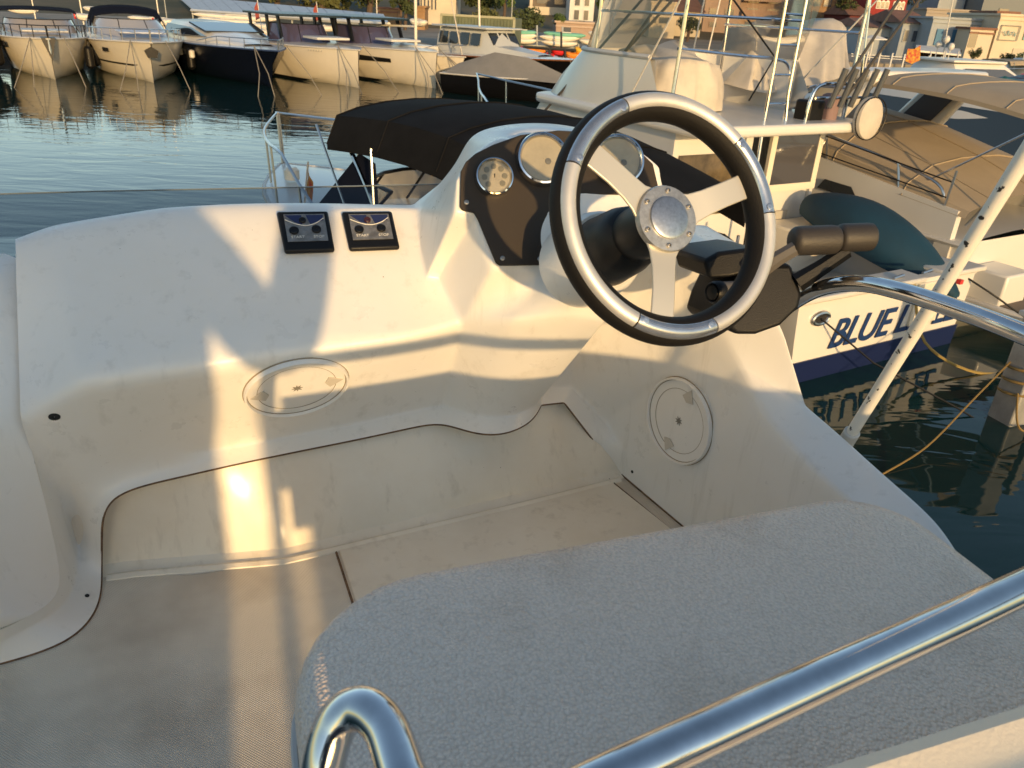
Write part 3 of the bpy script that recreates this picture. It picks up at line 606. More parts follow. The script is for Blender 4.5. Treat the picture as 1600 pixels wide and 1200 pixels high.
def make_hull(par, mt, L, B, fs, fb, name='hull', stripe=None, rub=None, deck=M_white, cockpit=None, **k):
    rs = hull_sec(L, B, fs, fb, **k); m = MB(); full = []
    for r in rs: full.append(r+[Vector((-p.x, p.y, p.z)) for p in r[-2::-1]])
    m.loft(full); m.add(full[0], [tuple(range(len(full[0])))]); h = m.build(name, mt, par, angle=50)
    d = MB(); rows = [[Vector((r[0].x*f, r[0].y, r[0].z+.06*(1-f*f)*(r[0].x) - .015)) for f in (1, .66, .33, 0, -.33, -.66, -1)] for r in rs]
    j0 = 0
    if cockpit: j0 = int(len(rs)*cockpit)
    d.loft(rows[j0:]); d.build('deck', deck, par)
    if cockpit:
        c = MB(); a = [[Vector((r[0].x*f, r[0].y, z_)) for f, z_ in ((1, r[0].z), (.82, r[0].z+.01), (.80, .42), (-.80, .42), (-.82, r[0].z+.01), (-1, r[0].z))] for r in rs[:j0+1]]
        c.loft(a); c.add([Vector((rs[j0][0].x*f, rs[j0][0].y, z_)) for f, z_ in ((.82, rs[j0][0].z+.04), (.8, .42), (-.8, .42), (-.82, rs[j0][0].z+.04))], [(0, 1, 2, 3)])
        c.add([Vector((rs[0][0].x*f, .12, z_)) for f, z_ in ((.82, rs[0][0].z), (.8, .42), (-.8, .42), (-.82, rs[0][0].z))], [(0, 1, 2, 3)]); c.add([Vector((rs[0][0].x*f, y_, rs[0][0].z)) for f, y_ in ((1, 0), (-1, 0), (-1, .12), (1, .12))], [(0, 1, 2, 3)])
        c.build('cockpit_liner', deck, par, angle=40)
    sh = [r[0]+Vector((.012, 0, -.03)) for r in rs]; line = sh+[Vector((-p.x, p.y, p.z)) for p in sh[::-1]]
    MB().tube(line, .032, 6).build('rubbing_strake', rub or M_white2, par)
    if stripe:
        m2, za, zb = stripe
        for sg in (1, -1):
            q = MB(); rr_ = []
            for r in rs:
                p1, p2, p3 = r[0], r[1], r[2]
                def onside(z):
                    if z > p2.z: t = (z-p2.z)/max(1e-6, p1.z-p2.z); return lerp(p2, p1, t)
                    t = (z-p3.z)/max(1e-6, p2.z-p3.z); return lerp(p3, p2, max(-.3, t))
                a, b = onside(za+p1.z*0), onside(zb); o_ = Vector((.012, .004, 0))
                rr_.append([Vector((sg*(a.x+.012), a.y+.006, a.z)), Vector((sg*(b.x+.012), b.y+.006, b.z))])
            q.loft(rr_); q.build('stripe', m2, par)
    return rs
def rail(par, rs, h, i0, i1, every=2, r=.014, m=None, inset=.06, name='bow_rail', drop=True):
    m = m or M_chrome2; P_ = [r_[0] for r_ in rs[i0:i1+1]]
    top = [Vector((p.x-inset*min(1, p.x/.3)-.0, p.y, p.z+h*min(1, .35+.65*k/2))) for k, p in enumerate(P_)]
    full = top+[Vector((-p.x, p.y, p.z)) for p in top[::-1]]
    q = MB().tube(arc_pts(full, 2), r, 6).build(name, m, par)
    for k in range(1, len(P_), every):
        for sg in (1, -1):
            p = P_[k]; t = top[k]; MB().tube([(sg*(p.x-inset*min(1, p.x/.3)), p.y-.05, p.z), (sg*t.x, t.y, t.z)], r*.85, 6).build('stanchion', m, q)
    return q
def screen(par, w, y0, y1, z0, z1, curve=.5, m=None, lean=.5, n=8, frame=True, name='windscreen'):
    rows = []
    for z, sc_ in ((z0, 1), (z1, .88)):
        rows.append([Vector((w/2*sc_*math.sin(a), lerp(y0, y1, math.cos(a)**.8 if math.cos(a) > 0 else 0)-(lean if z == z1 else 0), z)) for a in [R(-88+176*k/n) for k in range(n+1)]])
    o = MB().loft(rows).build(name, m or M_glass2, par)
    if frame:
        MB().tube(rows[1], .022, 6).build('screen_frame', M_black, o)
        for k in (0, n//2-1, n//2+1, n): MB().tube([rows[0][k], rows[1][k]], .018, 6).build('screen_post', M_black, o)
    return o
def canopy(par, w, y0, y1, z, crown, m, name='bimini', tilt=0, th=.05, n=8, drop=.12, poles=None, pm=None):
    rows = []
    ys = [lerp(y0, y1, k/8) for k in range(9)]
    def sec(y, dz):
        k = (y-y0)/(y1-y0); bow = crown*.5*math.sin(math.pi*k)
        return [Vector((w/2*math.sin(a)*1.0, y, z+tilt*k+bow+crown*(math.cos(a*1.0)-.0)*.6-(drop if abs(q_) == n//2 else 0)+dz)) for q_, a in [(q_, R(80*q_/(n//2))) for q_ in range(-(n//2), n//2+1)]]
    m_ = MB(); top = [sec(y, 0) for y in ys]; bot = [sec(y, -th) for y in ys]
    m_.loft(top); m_.loft(bot); m_.loft([[r[0] for r in top], [r[0] for r in bot]]); m_.loft([[r[-1] for r in top], [r[-1] for r in bot]]); m_.loft([top[0], bot[0]]); m_.loft([top[-1], bot[-1]])
    o = m_.build(name, m, par)
    for k_ in (0, 2, 4, 6, 8): MB().tube([p+Vector((0, 0, .004)) for p in top[k_]], .009, 5).build('seam', m, o)
    for (ya, yb, zb) in (poles or []):
        for sg in (1, -1):
            k = (ya-y0)/(y1-y0); MB().tube([(sg*w/2*.98, ya, z+tilt*k), (sg*w/2*1.02, yb, zb)], .014, 6).build('canopy_pole', pm or M_chrome2, o)
    return o
def fender(par, x, y, z, l=.55, r=.11, m=None):
    return MB().lathe([(.01, l/2), (r*.6, l*.46), (r, l*.36), (r, -l*.36), (r*.6, -l*.46), (.01, -l/2)], at((x, y, z), (0, 0, 1)), 12).build('fender', m or M_black, par)
def lines(par, pts, r=.012, m=None, name='mooring_line'):
    return MB().tube(pts, r, 5).build(name, m or mat('rope', (.25, .22, .17), .9), par)
def new_boat(name, label, bow=None, stern=None, a=0, L=0, cat='boat', group=None):
    h = Vector((math.sin(R(a)), math.cos(R(a)), 0))
    p = Vector((stern[0], stern[1], 0)) if stern else Vector((bow.x, bow.y, 0))-h*L
    return thing(name, label, cat, p, -R(a), group)
def box_part(name, c, d, m, par, bev=.03, rz=0): return MB().box(c, d, rz).build(name, m, par, bevel=bev, seg=2)
def panel(par, pts, m, off, name='window', th=.012):
    off = Vector(off).normalized(); return MB().prism([Vector(p)+off*.004 for p in pts], off*th).build(name, m, par, smooth=False)

# ------------------------------------------------------------------ boat with the black bimini
G1 = new_boat('open_motorboat', 'white open motorboat under a black bimini, just ahead of the console', stern=(1.65, 6.2), a=-45, L=7.2)
rs = make_hull(G1, M_white, 7.3, 2.75, .95, 1.2, cockpit=.55, rub=M_white2, full=3.2)
rail(G1, rs, .68, 9, 16, 2, .018)
screen(G1, 1.9, 3.9, 4.9, 1.05, 1.6, m=M_vinyl, lean=.55)
canopy(G1, 2.35, .45, 4.1, 1.80, .42, M_canvas_b, tilt=.36, drop=.20, poles=[(4.3, 3.5, 1.05), (3.3, 3.2, 1.0), (.7, 1.7, .95), (1.9, 2.4, 1.0)])
for sg in (1, -1):                         # dark side covers of the windscreen
    MB().prism([(sg*1.02, 4.75, 1.12), (sg*1.05, 3.3, 1.02), (sg*1.0, 3.45, 1.9), (sg*.98, 3.75, 1.95)], (sg*.02, 0, 0)).build('side_cover', M_canvas_n, G1)
    MB().tube(arc_pts([(sg*1.06, 3.2, 1.0), (sg*1.05, 3.45, 1.5), (sg*1.02, 3.85, 1.95), (sg*.95, 4.1, 2.05)], 4), .026, 8).build('screen_frame', M_chrome, G1)
box_part('seat', (-.55, 2.9, .68), (.55, .55, .5), M_cream, G1, .06); box_part('seat', (.55, 2.9, .68), (.55, .55, .5), M_cream, G1, .06)
box_part('stern_bench', (0, .55, .66), (1.8, .6, .48), M_cream, G1, .06); box_part('helm_console', (.5, 3.7, .85), (.7, .5, .8), M_cream, G1, .05)
box_part('locker', (-.5, 3.75, .85), (.75, .5, .8), M_cream, G1, .05)
MB().box((-.55, 3.46, .95), (.10, .02, .09)).build('socket', M_black, G1); MB().box((-.3, 3.46, 1.0), (.07, .02, .05)).build('socket', M_black, G1)
for x in (-1.1, 1.1): MB().tube([(x, 1.9, .95), (x*1.0, 1.9, 1.75)], .018, 8).build('rail_post', M_chrome, G1)
pl = MB().tube([(-1.0, 4.95, 1.15), (-1.05, 4.7, 1.72)], .012, 6).build('flag_staff', M_white2, G1)
fl_ = MB(); fl_.loft([[(-1.03, 4.82, 1.40), (-1.05, 4.72, 1.55), (-1.06, 4.70, 1.66)], [(-1.06, 4.74, 1.30), (-1.08, 4.66, 1.46), (-1.08, 4.64, 1.58)], [(-1.04, 4.70, 1.24), (-1.07, 4.6, 1.40), (-1.07, 4.58, 1.52)]])
fl_.build('flag', mat('red_flag', (.35, .02, .02), .8, col2=(.45, .28, .03), vs=9), pl)
MB().lathe([(.10, 0), (.10, .12), (.06, .16)], at((-.45, 6.2, 1.2), (0, 0, 1)), 14).build('bow_light', M_cream, G1)

# ------------------------------------------------------------------ sport fisher with the lettered transom
G2 = new_boat('sport_fishing_boat', 'white sport fishing boat lettered BLUE on its transom, rod holders above', stern=(4.05, 7.95), a=-31, L=9.8)
rs = make_hull(G2, M_white, 9.8, 3.15, .92, 1.55, cockpit=.25, stripe=(mat('deep_blue', (.008, .014, .06), .3), .27, -.1), full=2.3, tumble=.93)
MB().prism([(-1.38, -.006, -.1), (1.38, -.006, -.1), (1.42, -.006, .24), (-1.42, -.006, .24)], (0, -.012, 0)).build('transom_stripe', mat('deep_blue', (.008, .014, .06), .3), G2)
box_part('stern_cap', (-.55, .10, .93), (2.0, .34, .06), M_white2, G2, .02); box_part('stern_cap', (1.2, .10, .93), (.72, .34, .06), M_white2, G2, .02)
box_part('transom_door', (.66, .0, .62), (.5, .05, .5), M_cream, G2, .01)
cu_ = bpy.data.curves.new('lettering', 'FONT'); cu_.body = 'BLUE LEVEL'; cu_.size = .45; cu_.shear = .3; cu_.extrude = .004; cu_.offset = .006; cu_.space_character = .95
t0 = bpy.data.objects.new('tmp', cu_); C.objects.link(t0); bpy.context.view_layer.update(); tm = bpy.data.meshes.new_from_object(t0.evaluated_get(bpy.context.evaluated_depsgraph_get())); bpy.data.objects.remove(t0, do_unlink=True); tm.materials.append(mat('letter_blue', (.012, .035, .12), .35))
t_ = bpy.data.objects.new('lettering', tm); C.objects.link(t_); t_.parent = G2; t_.matrix_basis = Matrix.Translation((-.92, -.014, .33)) @ Matrix.Rotation(R(90), 4, 'X')
hp_ = MB().tube([Vector((-1.12+.12*math.cos(a), -.012, .70+.06*math.sin(a))) for a in [2*math.pi*k/20 for k in range(20)]], .022, 8, closed=True).build('hawse_hole', M_chrome2, G2)
MB().prism([Vector((-1.12+.10*math.cos(a), -.008, .70+.045*math.sin(a))) for a in [2*math.pi*k/14 for k in range(14)]], (0, -.004, 0)).build('hole_dark', M_darkhole, hp_)
# cabin
def sides(pts, x, name, m, par, th=.06):
    for sg in (1, -1): MB().prism([(sg*x, y, z) for y, z in pts], (-sg*th, 0, 0)).build(name, m, par)
sides([(2.35, .42), (6.3, 1.2), (6.0, 1.45), (5.35, 2.16), (2.35, 2.20)], 1.28, 'cabin_side', M_white, G2)
MB().prism([(-1.28, 2.4, .42), (.05, 2.4, .42), (.05, 2.4, 2.2), (-1.28, 2.4, 2.2)], (0, .05, 0)).build('cabin_bulkhead', M_white, G2)
MB().prism([(.35, 2.4, .42), (1.28, 2.4, .42), (1.28, 2.4, 1.42), (.35, 2.4, 1.42)], (0, .05, 0)).build('cabin_bulkhead', M_white, G2)
w_ = panel(G2, [(.42, 2.36, 1.46), (1.2, 2.36, 1.46), (1.2, 2.36, 2.16), (.42, 2.36, 2.16)], M_glass2, (0, -1, 0))
for x in (.37, 1.24): MB().box((x, 2.36, 1.80), (.09, .05, .80)).build('window_frame', M_cream, G2)
MB().box((.81, 2.36, 1.42), (.95, .06, .09)).build('window_frame', M_cream, G2)
panel(G2, [(-1.15, 2.39, 1.15), (-.15, 2.39, 1.15), (-.15, 2.39, 1.9), (-1.15, 2.39, 1.9)], mat('saloon_glass', (.12, .09, .05), .08, spec=.8, var=.5, vs=4), (0, -1, 0))
box_part('instrument_plate', (.78, 2.37, 1.0), (.22, .02, .2), mat('plate_grey', (.4, .38, .34), .5), G2, .002)
box_part('cockpit_seat', (.85, 2.05, .72), (.85, .6, .55), M_cream, G2, .03)
MB().prism([(-1.28, 5.35, 2.0), (1.28, 5.35, 2.0), (1.1, 6.6, 1.45), (-1.1, 6.6, 1.45)], (0, .03, .02)).build('front_window', M_glass, G2)
sides([(3.2, 1.42), (5.7, 1.52), (5.2, 1.92), (3.2, 1.95)], 1.295, 'side_window', M_glass, G2, .02)
# flybridge
fb_ = MB().prism([(-1.42, 1.75, 2.18), (1.42, 1.75, 2.18), (1.40, 5.3, 2.18), (1.0, 5.75, 2.14), (-1.0, 5.75, 2.14), (-1.40, 5.3, 2.18)], (0, 0, .13)).build('flybridge_deck', M_white, G2, bevel=.05, seg=3)
cw_ = MB(); ring0 = [(1.30, 3.0), (1.32, 4.6), (1.0, 5.5), (0, 5.75), (-1.0, 5.5), (-1.32, 4.6), (-1.30, 3.0)]; ring1 = [(1.26, 3.0), (1.26, 4.2), (.95, 4.75), (0, 4.95), (-.95, 4.75), (-1.26, 4.2), (-1.26, 3.0)]
cw_.loft([[Vector((x, y, 2.15)) for x, y in arc_], ] if False else [[Vector((p.x, p.y, 2.28)) for p in arc_pts([(x, y, 0) for x, y in ring0], 4)], [Vector((p.x, p.y, 2.55)) for p in arc_pts([(x*.99, y-.25, 0) for x, y in ring0], 4)], [Vector((p.x, p.y, 2.92)) for p in arc_pts([(x, y, 0) for x, y in ring1], 4)], [Vector((p.x*.95, p.y-.05, 2.90)) for p in arc_pts([(x, y, 0) for x, y in ring1], 4)], [Vector((p.x*.93, p.y-.08, 2.2)) for p in arc_pts([(x, y, 0) for x, y in ring1], 4)]]); cw_.build('flybridge_coaming', M_white, G2)
MB().tube([Vector((p.x, p.y, 2.93)) for p in arc_pts([(x, y, 0) for x, y in ring1], 4)], .03, 8).build('coaming_trim', M_white2, G2)
MB().loft([[Vector((p.x*.97, p.y-.03, 2.93)) for p in arc_pts([(x, y, 0) for x, y in ring1], 4)], [Vector((p.x*.9, p.y-.45, 4.1)) for p in arc_pts([(x, y, 0) for x, y in ring1], 4)]]).build('clear_enclosure', M_vinyl, G2)
# tower poles, ladder and outriggers
for x, y in ((-1.2, 2.6), (-1.15, 4.3), (1.15, 4.3), (1.25, 2.1)): MB().tube([(x, y, 2.28), (x*.93, y-.05, 5.0)], .024, 10).build('tower_leg', M_chrome, G2)
ld = MB().tube([(-.15, 2.05, .7), (-.15, 2.1, 2.3), (-.15, 2.1, 4.6)], .02, 8).build('ladder', M_chrome, G2); MB().tube([(.17, 2.05, 2.2), (.17, 2.1, 2.6), (.17, 2.1, 4.6)], .02, 8).build('ladder_rail', M_chrome, ld)
for k in range(7): MB().tube([(-.15, 2.1, 2.5+.32*k), (.17, 2.1, 2.5+.32*k)], .014, 8).build('rung', M_chrome, ld)
MB().tube(arc_pts([(-1.2, 2.6, 3.05), (-.4, 2.4, 3.0), (.05, 2.3, 2.98), (.25, 2.25, 2.9), (.30, 2.2, 2.6), (.28, 2.2, 2.2)], 5), .018, 8).build('guard_rail', M_chrome, G2)
gr = MB().tube(arc_pts([(.32, 1.9, 2.2), (.34, 1.9, 2.55), (.45, 1.9, 2.72), (.8, 1.9, 2.74), (1.25, 1.95, 2.72), (1.33, 2.2, 2.66), (1.34, 2.8, 2.6), (1.34, 2.9, 2.2)], 5), .02, 8).build('guard_rail', M_chrome, G2)
MB().tube([(.42, 1.9, 2.58), (1.28, 1.92, 2.58)], .016, 8).build('guard_rail', M_chrome, G2)
for k in range(5): MB().tube([(.62+.19*k, 1.84, 2.48), (.70+.19*k, 1.78, 2.92)], [.034, .036], 10).build('rod_holder', mat('rod_tube', (.10, .10, .10), .35, .5), gr)
for a, b in (((.66, 1.82, 2.6), (1.35, 1.4, 4.4)), ((.86, 1.82, 2.6), (1.5, 1.3, 4.2)), ((-1.3, 4.0, 2.4), (-.5, 2.8, 4.6)), ((-1.45, 5.2, 1.9), (-.55, 2.9, 4.5)), ((-1.3, 4.3, 2.3), (-.3, 2.5, 4.6))): MB().tube([a, b], .018, 8).build('fishing_rod', mat('rod_dark', (.05, .045, .04), .4), G2)
MB().tube([(-.55, 2.75, 3.75), (.05, 2.3, 3.0), (-.15, 2.4, 2.5)], .012, 6).build('rope', M_black, G2)
# canvas covers over the flybridge seats
def cover(par, c, d, seed, m, name='canvas_cover', n=10, peak=0, sq_=3, shrink=.55):
    rnd = random.Random(seed); rows = []; N = 72
    for k in range(n+1):
        t = k/n; row = []
        for i in range(N):
            a = 2*math.pi*i/N; ca, sa = math.cos(a), math.sin(a)
            sq = (abs(ca)**sq_+abs(sa)**sq_)**(-1/sq_)
            rr_ = (1-shrink*t**3)*(1+.045*math.sin(a*7+seed+t*3)*(1-t*.5)+.03*math.sin(a*13+seed*2+t*2)+.015*math.sin(a*23+seed*5-t*4))*(1 if k < n else .55)
            z = d[2]*(t - .07*t*math.cos(a*3+seed)) + peak*t*max(0, math.cos(a-1.2))
            row.append(Vector((c[0]+d[0]/2*sq*ca*rr_, c[1]+d[1]/2*sq*sa*rr_, c[2]+z)))
        rows.append(row)
    m_ = MB().loft(rows, closed=True); m_.add(rows[-1], [tuple(range(N))]); return m_.build(name, m, par, angle=70)
G2.matrix_basis = Matrix.LocRotScale(G2.location, G2.rotation_euler.to_quaternion(), None); inv2 = G2.matrix_basis.inverted()
def tarp(par, inv, front, top, tf, tt, depth, m, seed, N=40, name='canvas_cover'):
    rnd = random.Random(seed); ph = [rnd.uniform(0, 6.28) for _ in range(4)]
    def along(pl, f, t): k = f*(len(pl)-1); i = min(int(k), len(pl)-2); u = lerp(pl[i][0], pl[i+1][0], k-i); v = lerp(pl[i][1], pl[i+1][1], k-i); return inv @ pt(u, v, t)
    cols = []
    for c in range(N+1):
        f = c/N; b_, t_ = along(front, f, tf), along(top, f, tt); out = Vector((0, -1, 0)); col_ = []
        fold = .5*math.sin(f*31+ph[0])+.35*math.sin(f*53+ph[1])+.3*math.sin(f*17+ph[2])
        for r_ in range(9): g_ = r_/8; p = lerp(b_, t_, g_); p = p+out*(.06*fold*(1-g_)**.7+.05*math.sin(math.pi*g_)*math.sin(f*9+ph[3])-.04); col_.append(p)
        back = t_+Vector((0, depth*.6, .02+.03*fold)); col_ += [lerp(t_, back, .35)+Vector((0, 0, .03)), back, Vector((back.x, back.y+depth*.3, b_.z))]
        cols.append(col_)
    m_ = MB().loft(cols); m_.add(cols[0], [tuple(range(12))]); m_.add(cols[-1], [tuple(range(12))]); return m_.build(name, m, par, angle=75)
tarp(G2, inv2, [(1166, 140), (1200, 146), (1240, 142), (1280, 132), (1318, 122), (1330, 112)], [(1178, 52), (1212, 42), (1248, 28), (1262, 48), (1285, 52), (1300, 38), (1318, 34), (1326, 44)], 10.5, 11.0, .9, M_canvas_w, 4)
cover(G2, (-.55, 3.5, 2.32), (1.15, 1.2, .62), 8, M_canvas_w, peak=.14, sq_=7, shrink=.2)
MB().box((.62, 2.12, 2.36), (.28, .24, .36)).build('flybridge_seat', M_black, G2, bevel=.03); MB().box((.95, 2.1, 2.4), (.18, .2, .42)).build('jacket', mat('mauve_cloth', (.22, .15, .15), .9), G2, bevel=.05)
lb = thing('lifebuoy', 'cream covered round lifebuoy hung on the sport fishing boat\'s upper rail', 'lifebuoy', G2.matrix_basis @ Vector((1.22, 1.72, 2.36)), R(31))
MB().lathe([(.02, -.07), (.20, -.07), (.245, -.04), (.255, 0), (.245, .05), (.21, .07), (.02, .075)], at((0, 0, 0), (.1, -1, .05)), 28).build('cover', M_canvas_w, lb)
MB().tube([Vector((.25*math.cos(a), -.05-.02*math.cos(a), .25*math.sin(a))) for a in [2*math.pi*k/28 for k in range(28)]], .008, 6, closed=True).build('piping', M_black, lb)
rail(G2, rs, .6, 10, 16, 2, .018)
box_part('foredeck_hatch', (0, 7.4, 1.5), (.6, .6, .06), M_white2, G2, .02); cover(G2, (-.2, 7.9, 1.42), (.9, 1.1, .22), 5, mat('deck_cushion', (.55, .56, .58), .7), 'deck_cushion')
# outboard on the boat's port quarter with ladder
for z in (.55, .8, 1.05): MB().tube([(-1.2, 1.2, z), (-.75, 1.2, z)], .016, 8).build('step', M_chrome, G2)
MB().tube([(-1.2, 1.2, .45), (-1.2, 1.2, 1.25)], .018, 8).build('step_rail', M_chrome, G2); MB().tube([(-.75, 1.2, .45), (-.75, 1.2, 1.25)], .018, 8).build('step_rail', M_chrome, G2)
cover(G2, (-.95, 1.75, .45), (.5, .6, .62), 12, M_black, 'gear_bag')
for a_, b_ in (((-1.35, 3.3, 2.3), (-1.7, 1.0, 5.2)), ((1.35, 3.3, 2.3), (1.75, 1.0, 5.2)), ((.2, 3.9, 2.9), (.2, 3.6, 5.4)), ((.75, 4.2, 2.9), (.85, 4.0, 5.2))): MB().tube([a_, b_], .011, 6).build('aerial', M_white2, G2)
for a_, b_ in (((1.3, 2.0, 2.75), (1.16, 2.1, 4.2)), ((-1.15, 2.6, 3.4), (.17, 2.1, 3.4)), ((1.2, 2.1, 3.3), (1.1, 4.3, 3.3)), ((-1.17, 2.6, 3.4), (-1.1, 4.3, 3.4))): MB().tube([a_, b_], .017, 8).build('tower_rail', M_chrome, G2)
for x_ in (-.5, .0, .5): MB().tube([(x_, .04, .97), (x_+.16, .04, .99)], .016, 6).build('cleat', M_chrome2, G2)
lines(G2, arc_pts([(1.25, .3, .95), (1.5, -.2, .7), (2.1, -.6, .35), (2.6, -.9, .5)], 5), .012, M_black); fender(G2, -1.68, 2.4, .45, .55, .11, M_white2); fender(G2, -1.66, 4.2, .5, .55, .11, M_white2)
# teal cover draped on the quarter
tc_ = thing('teal_cover', 'dark teal hull shaped canvas cover lying behind the throttle grips', 'cover', G2.matrix_basis @ Vector((1.0, 1.05, .70)), R(31))
rows = []
for k in range(15):
    s_ = k/14; wd = .46*math.sin(math.pi*(.12+.86*s_))**.7; yy = lerp(1.05, -1.15, s_); zz = lerp(.50, -.02, s_**1.1)+.10*math.sin(math.pi*s_)
    rows.append([Vector((wd*math.cos(a)*.9+.05*s_, yy, zz+wd*.75*math.sin(a))) for a in [R(-30+240*i/12) for i in range(13)]])
tm_ = MB().loft(rows); tm_.add(rows[0], [tuple(range(13))]); tm_.add(rows[-1], [tuple(range(13))]); tm_.build('canvas', mat('teal_canvas', (.002, .036, .070), .75, var=.2, vs=2, bump=.2, bs=60), tc_)
MB().box((.12, -1.1, .12), (.06, .05, .05)).build('red_tab', mat('red_flag2', (.5, .03, .03), .7), tc_)
lines(G2, [(-1.12, -.02, .7), (-.8, -.5, .35), (-.3, -1.2, .05), (-.1, -1.5, -.1)], .010, M_black)
lines(G2, arc_pts([(.3, -.02, .9), (.35, -.3, .3), (.8, -.7, .02), (1.6, -.8, .0), (2.4, -.5, .2)], 6), .016, mat('yellow_rope', (.28, .2, .06), .9))

# ------------------------------------------------------------------ cruiser with arch and tan covers
G3 = new_boat('arch_cruiser', 'white cruiser with radar arch and tan cockpit cover beside the sport fishing boat', stern=(6.75, 10.1), a=-31, L=10.5)
rs = make_hull(G3, M_white, 10.5, 3.3, 1.05, 1.6, stripe=(M_blackhull, .62, .36), full=2.2, tumble=.92)
box_part('swim_platform', (0, -.45, .32), (2.7, .9, .10), M_white2, G3, .03); MB().box((0, -.45, .376), (2.5, .8, .01)).build('teak_mat', mat('teak_grey', (.16, .12, .09), .8, var=.3, vs=8, stretch=(1, 12, 1)), G3)
box_part('stern_locker', (-1.0, -.25, .55), (.55, .5, .4), M_white, G3, .03)
sides([(.2, .98), (.2, 1.40), (3.5, 1.80), (6.5, 1.80), (9.0, 1.52), (9.0, 1.3), (3.5, 1.1)], 1.52, 'coaming_side', M_white, G3, .1)
cv = MB(); rows = []
for y, z, w2 in ((.1, 1.55, 1.45), (1.0, 1.85, 1.45), (2.2, 2.15, 1.42), (3.4, 2.3, 1.38), (4.4, 2.2, 1.3), (5.6, 1.95, 1.2), (6.4, 1.8, 1.05)): rows.append([Vector((w2*f, y, 1.35+.13*min(y, 3.5)+(z-1.35-.13*min(y, 3.5))*g)) for f, g in ((-1.05, -.15), (-1, .25), (-.7, .8), (-.3, .98), (0, 1), (.3, .98), (.7, .8), (1, .25), (1.05, -.15))])
cvo = cv.loft(rows).build('cockpit_cover', M_canvas_t, G3)
for r_ in rows[1:6]: MB().tube([p+Vector((0, 0, .006)) for p in r_], .010, 5).build('seam', M_canvas_t, cvo)
MB().tube([r_[2]+Vector((0, 0, .006)) for r_ in rows], .009, 5).build('seam', M_canvas_t, cvo); MB().tube([r_[4]+Vector((0, 0, .006)) for r_ in rows], .009, 5).build('seam', M_canvas_t, cvo)
for zz_ in (.0, .24): MB().tube([(-1.5, .4, 1.52+zz_*.8), (-1.5, 2.4, 1.72+zz_), (-1.46, 5, 1.9+zz_), (-1.2, 8, 1.95+zz_)], .009, 5).build('lifeline', M_black, G3)
for y_, z_ in ((.4, 1.4), (2.4, 1.66), (5.0, 1.8), (7.0, 1.7)): MB().tube([(-1.5, y_, z_), (-1.5, y_-.02, z_+.45)], .014, 6).build('stanchion', M_chrome2, G3)
for x_, y_ in ((-.9, .15), (.0, .15), (.9, .15)): MB().lathe([(.05, 0), (.05, .02), (.02, .05), (.03, .07)], at((x_, y_, 1.06), (0, 0, 1)), 10).build('cleat', M_chrome2, G3)
for sg in (1, -1):
    MB().prism([(sg*1.42, 2.9, 1.4), (sg*1.42, 3.9, 1.4), (sg*1.28, 2.7, 2.75), (sg*1.28, 1.95, 2.75)], (-sg*.14, 0, 0)).build('arch_leg', M_white, G3, bevel=.05, seg=3)
    MB().prism([(sg*1.43, 3.05, 1.55), (sg*1.43, 3.65, 1.55), (sg*1.325, 2.75, 2.45), (sg*1.325, 2.3, 2.45)], (sg*.012, 0, 0)).build('arch_window', M_glass2, G3); MB().prism([(sg*1.275, 3.05, 1.55), (sg*1.275, 3.65, 1.55), (sg*1.135, 2.75, 2.5), (sg*1.135, 2.25, 2.5)], (-sg*.012, 0, 0)).build('arch_window', M_glass2, G3); MB().lathe([(.13, 0), (.13, .03), (.09, .035), (.05, .03), (.001, .04)], at((sg*1.22, 3.0, 1.85), (-sg, 0, -.1)), 24, cap=False).build('emblem', M_chrome2, G3)
    A = at((sg*1.41, 3.0, 1.85), (sg, 0, .1)); MB().lathe([(.13, 0), (.13, .03), (.09, .035), (.05, .03), (.001, .04)], A, 24, cap=False).build('emblem', M_chrome2, G3)
box_part('arch_top', (0, 2.35, 2.78), (2.7, .75, .13), M_white, G3, .05)
screen(G3, 2.5, 4.4, 6.2, 1.6, 2.1, m=M_glass, lean=.7)
rail(G3, rs, .55, 8, 16, 2, .016)
canopy(G3, 2.5, -.6, 2.5, 2.50, .18, M_canvas_t, tilt=.22, drop=.05, poles=[(-.5, .2, 1.2), (-.35, 1.3, 1.3)], name='bimini')
for sg in (-1,):
    panel(G3, [(sg*1.535, 1.6, 1.22), (sg*1.535, 2.3, 1.26), (sg*1.535, 2.2, 1.40), (sg*1.535, 1.75, 1.38)], M_glass, (sg, 0, 0), 'porthole'); panel(G3, [(sg*1.535, 3.4, 1.26), (sg*1.535, 4.3, 1.32), (sg*1.535, 4.2, 1.45), (sg*1.535, 3.5, 1.42)], M_glass, (sg, 0, 0), 'porthole')
    gq = MB().tube(arc_pts([(sg*1.4, .5, 1.32), (sg*1.42, .55, 1.6), (sg*1.44, 1.0, 1.75), (sg*1.46, 2.2, 1.95), (sg*1.46, 3.6, 2.15), (sg*1.45, 5.0, 2.2)], 4), .018, 8).build('side_rail', M_chrome2, G3)
    for y, z, zb in ((1.2, 1.8, 1.38), (2.4, 1.98, 1.48), (3.7, 2.15, 1.56)): MB().tube([(sg*1.46, y, z), (sg*1.48, y-.15, zb)], .015, 6).build('stanchion', M_chrome2, gq)
MB().box((-1.55, .25, .75), (.05, .22, .5)).build('stern_plate', M_white2, G3); fender(G3, -1.62, 1.2, .45, .5, .1, M_blackg)
MB().lathe([(.05, 0), (.06, .03), (.03, .04), (.001, .02)], at((-1.62, .25, .62), (-1, 0, 0)), 16, cap=False).build('shore_socket', M_chrome2, G3)

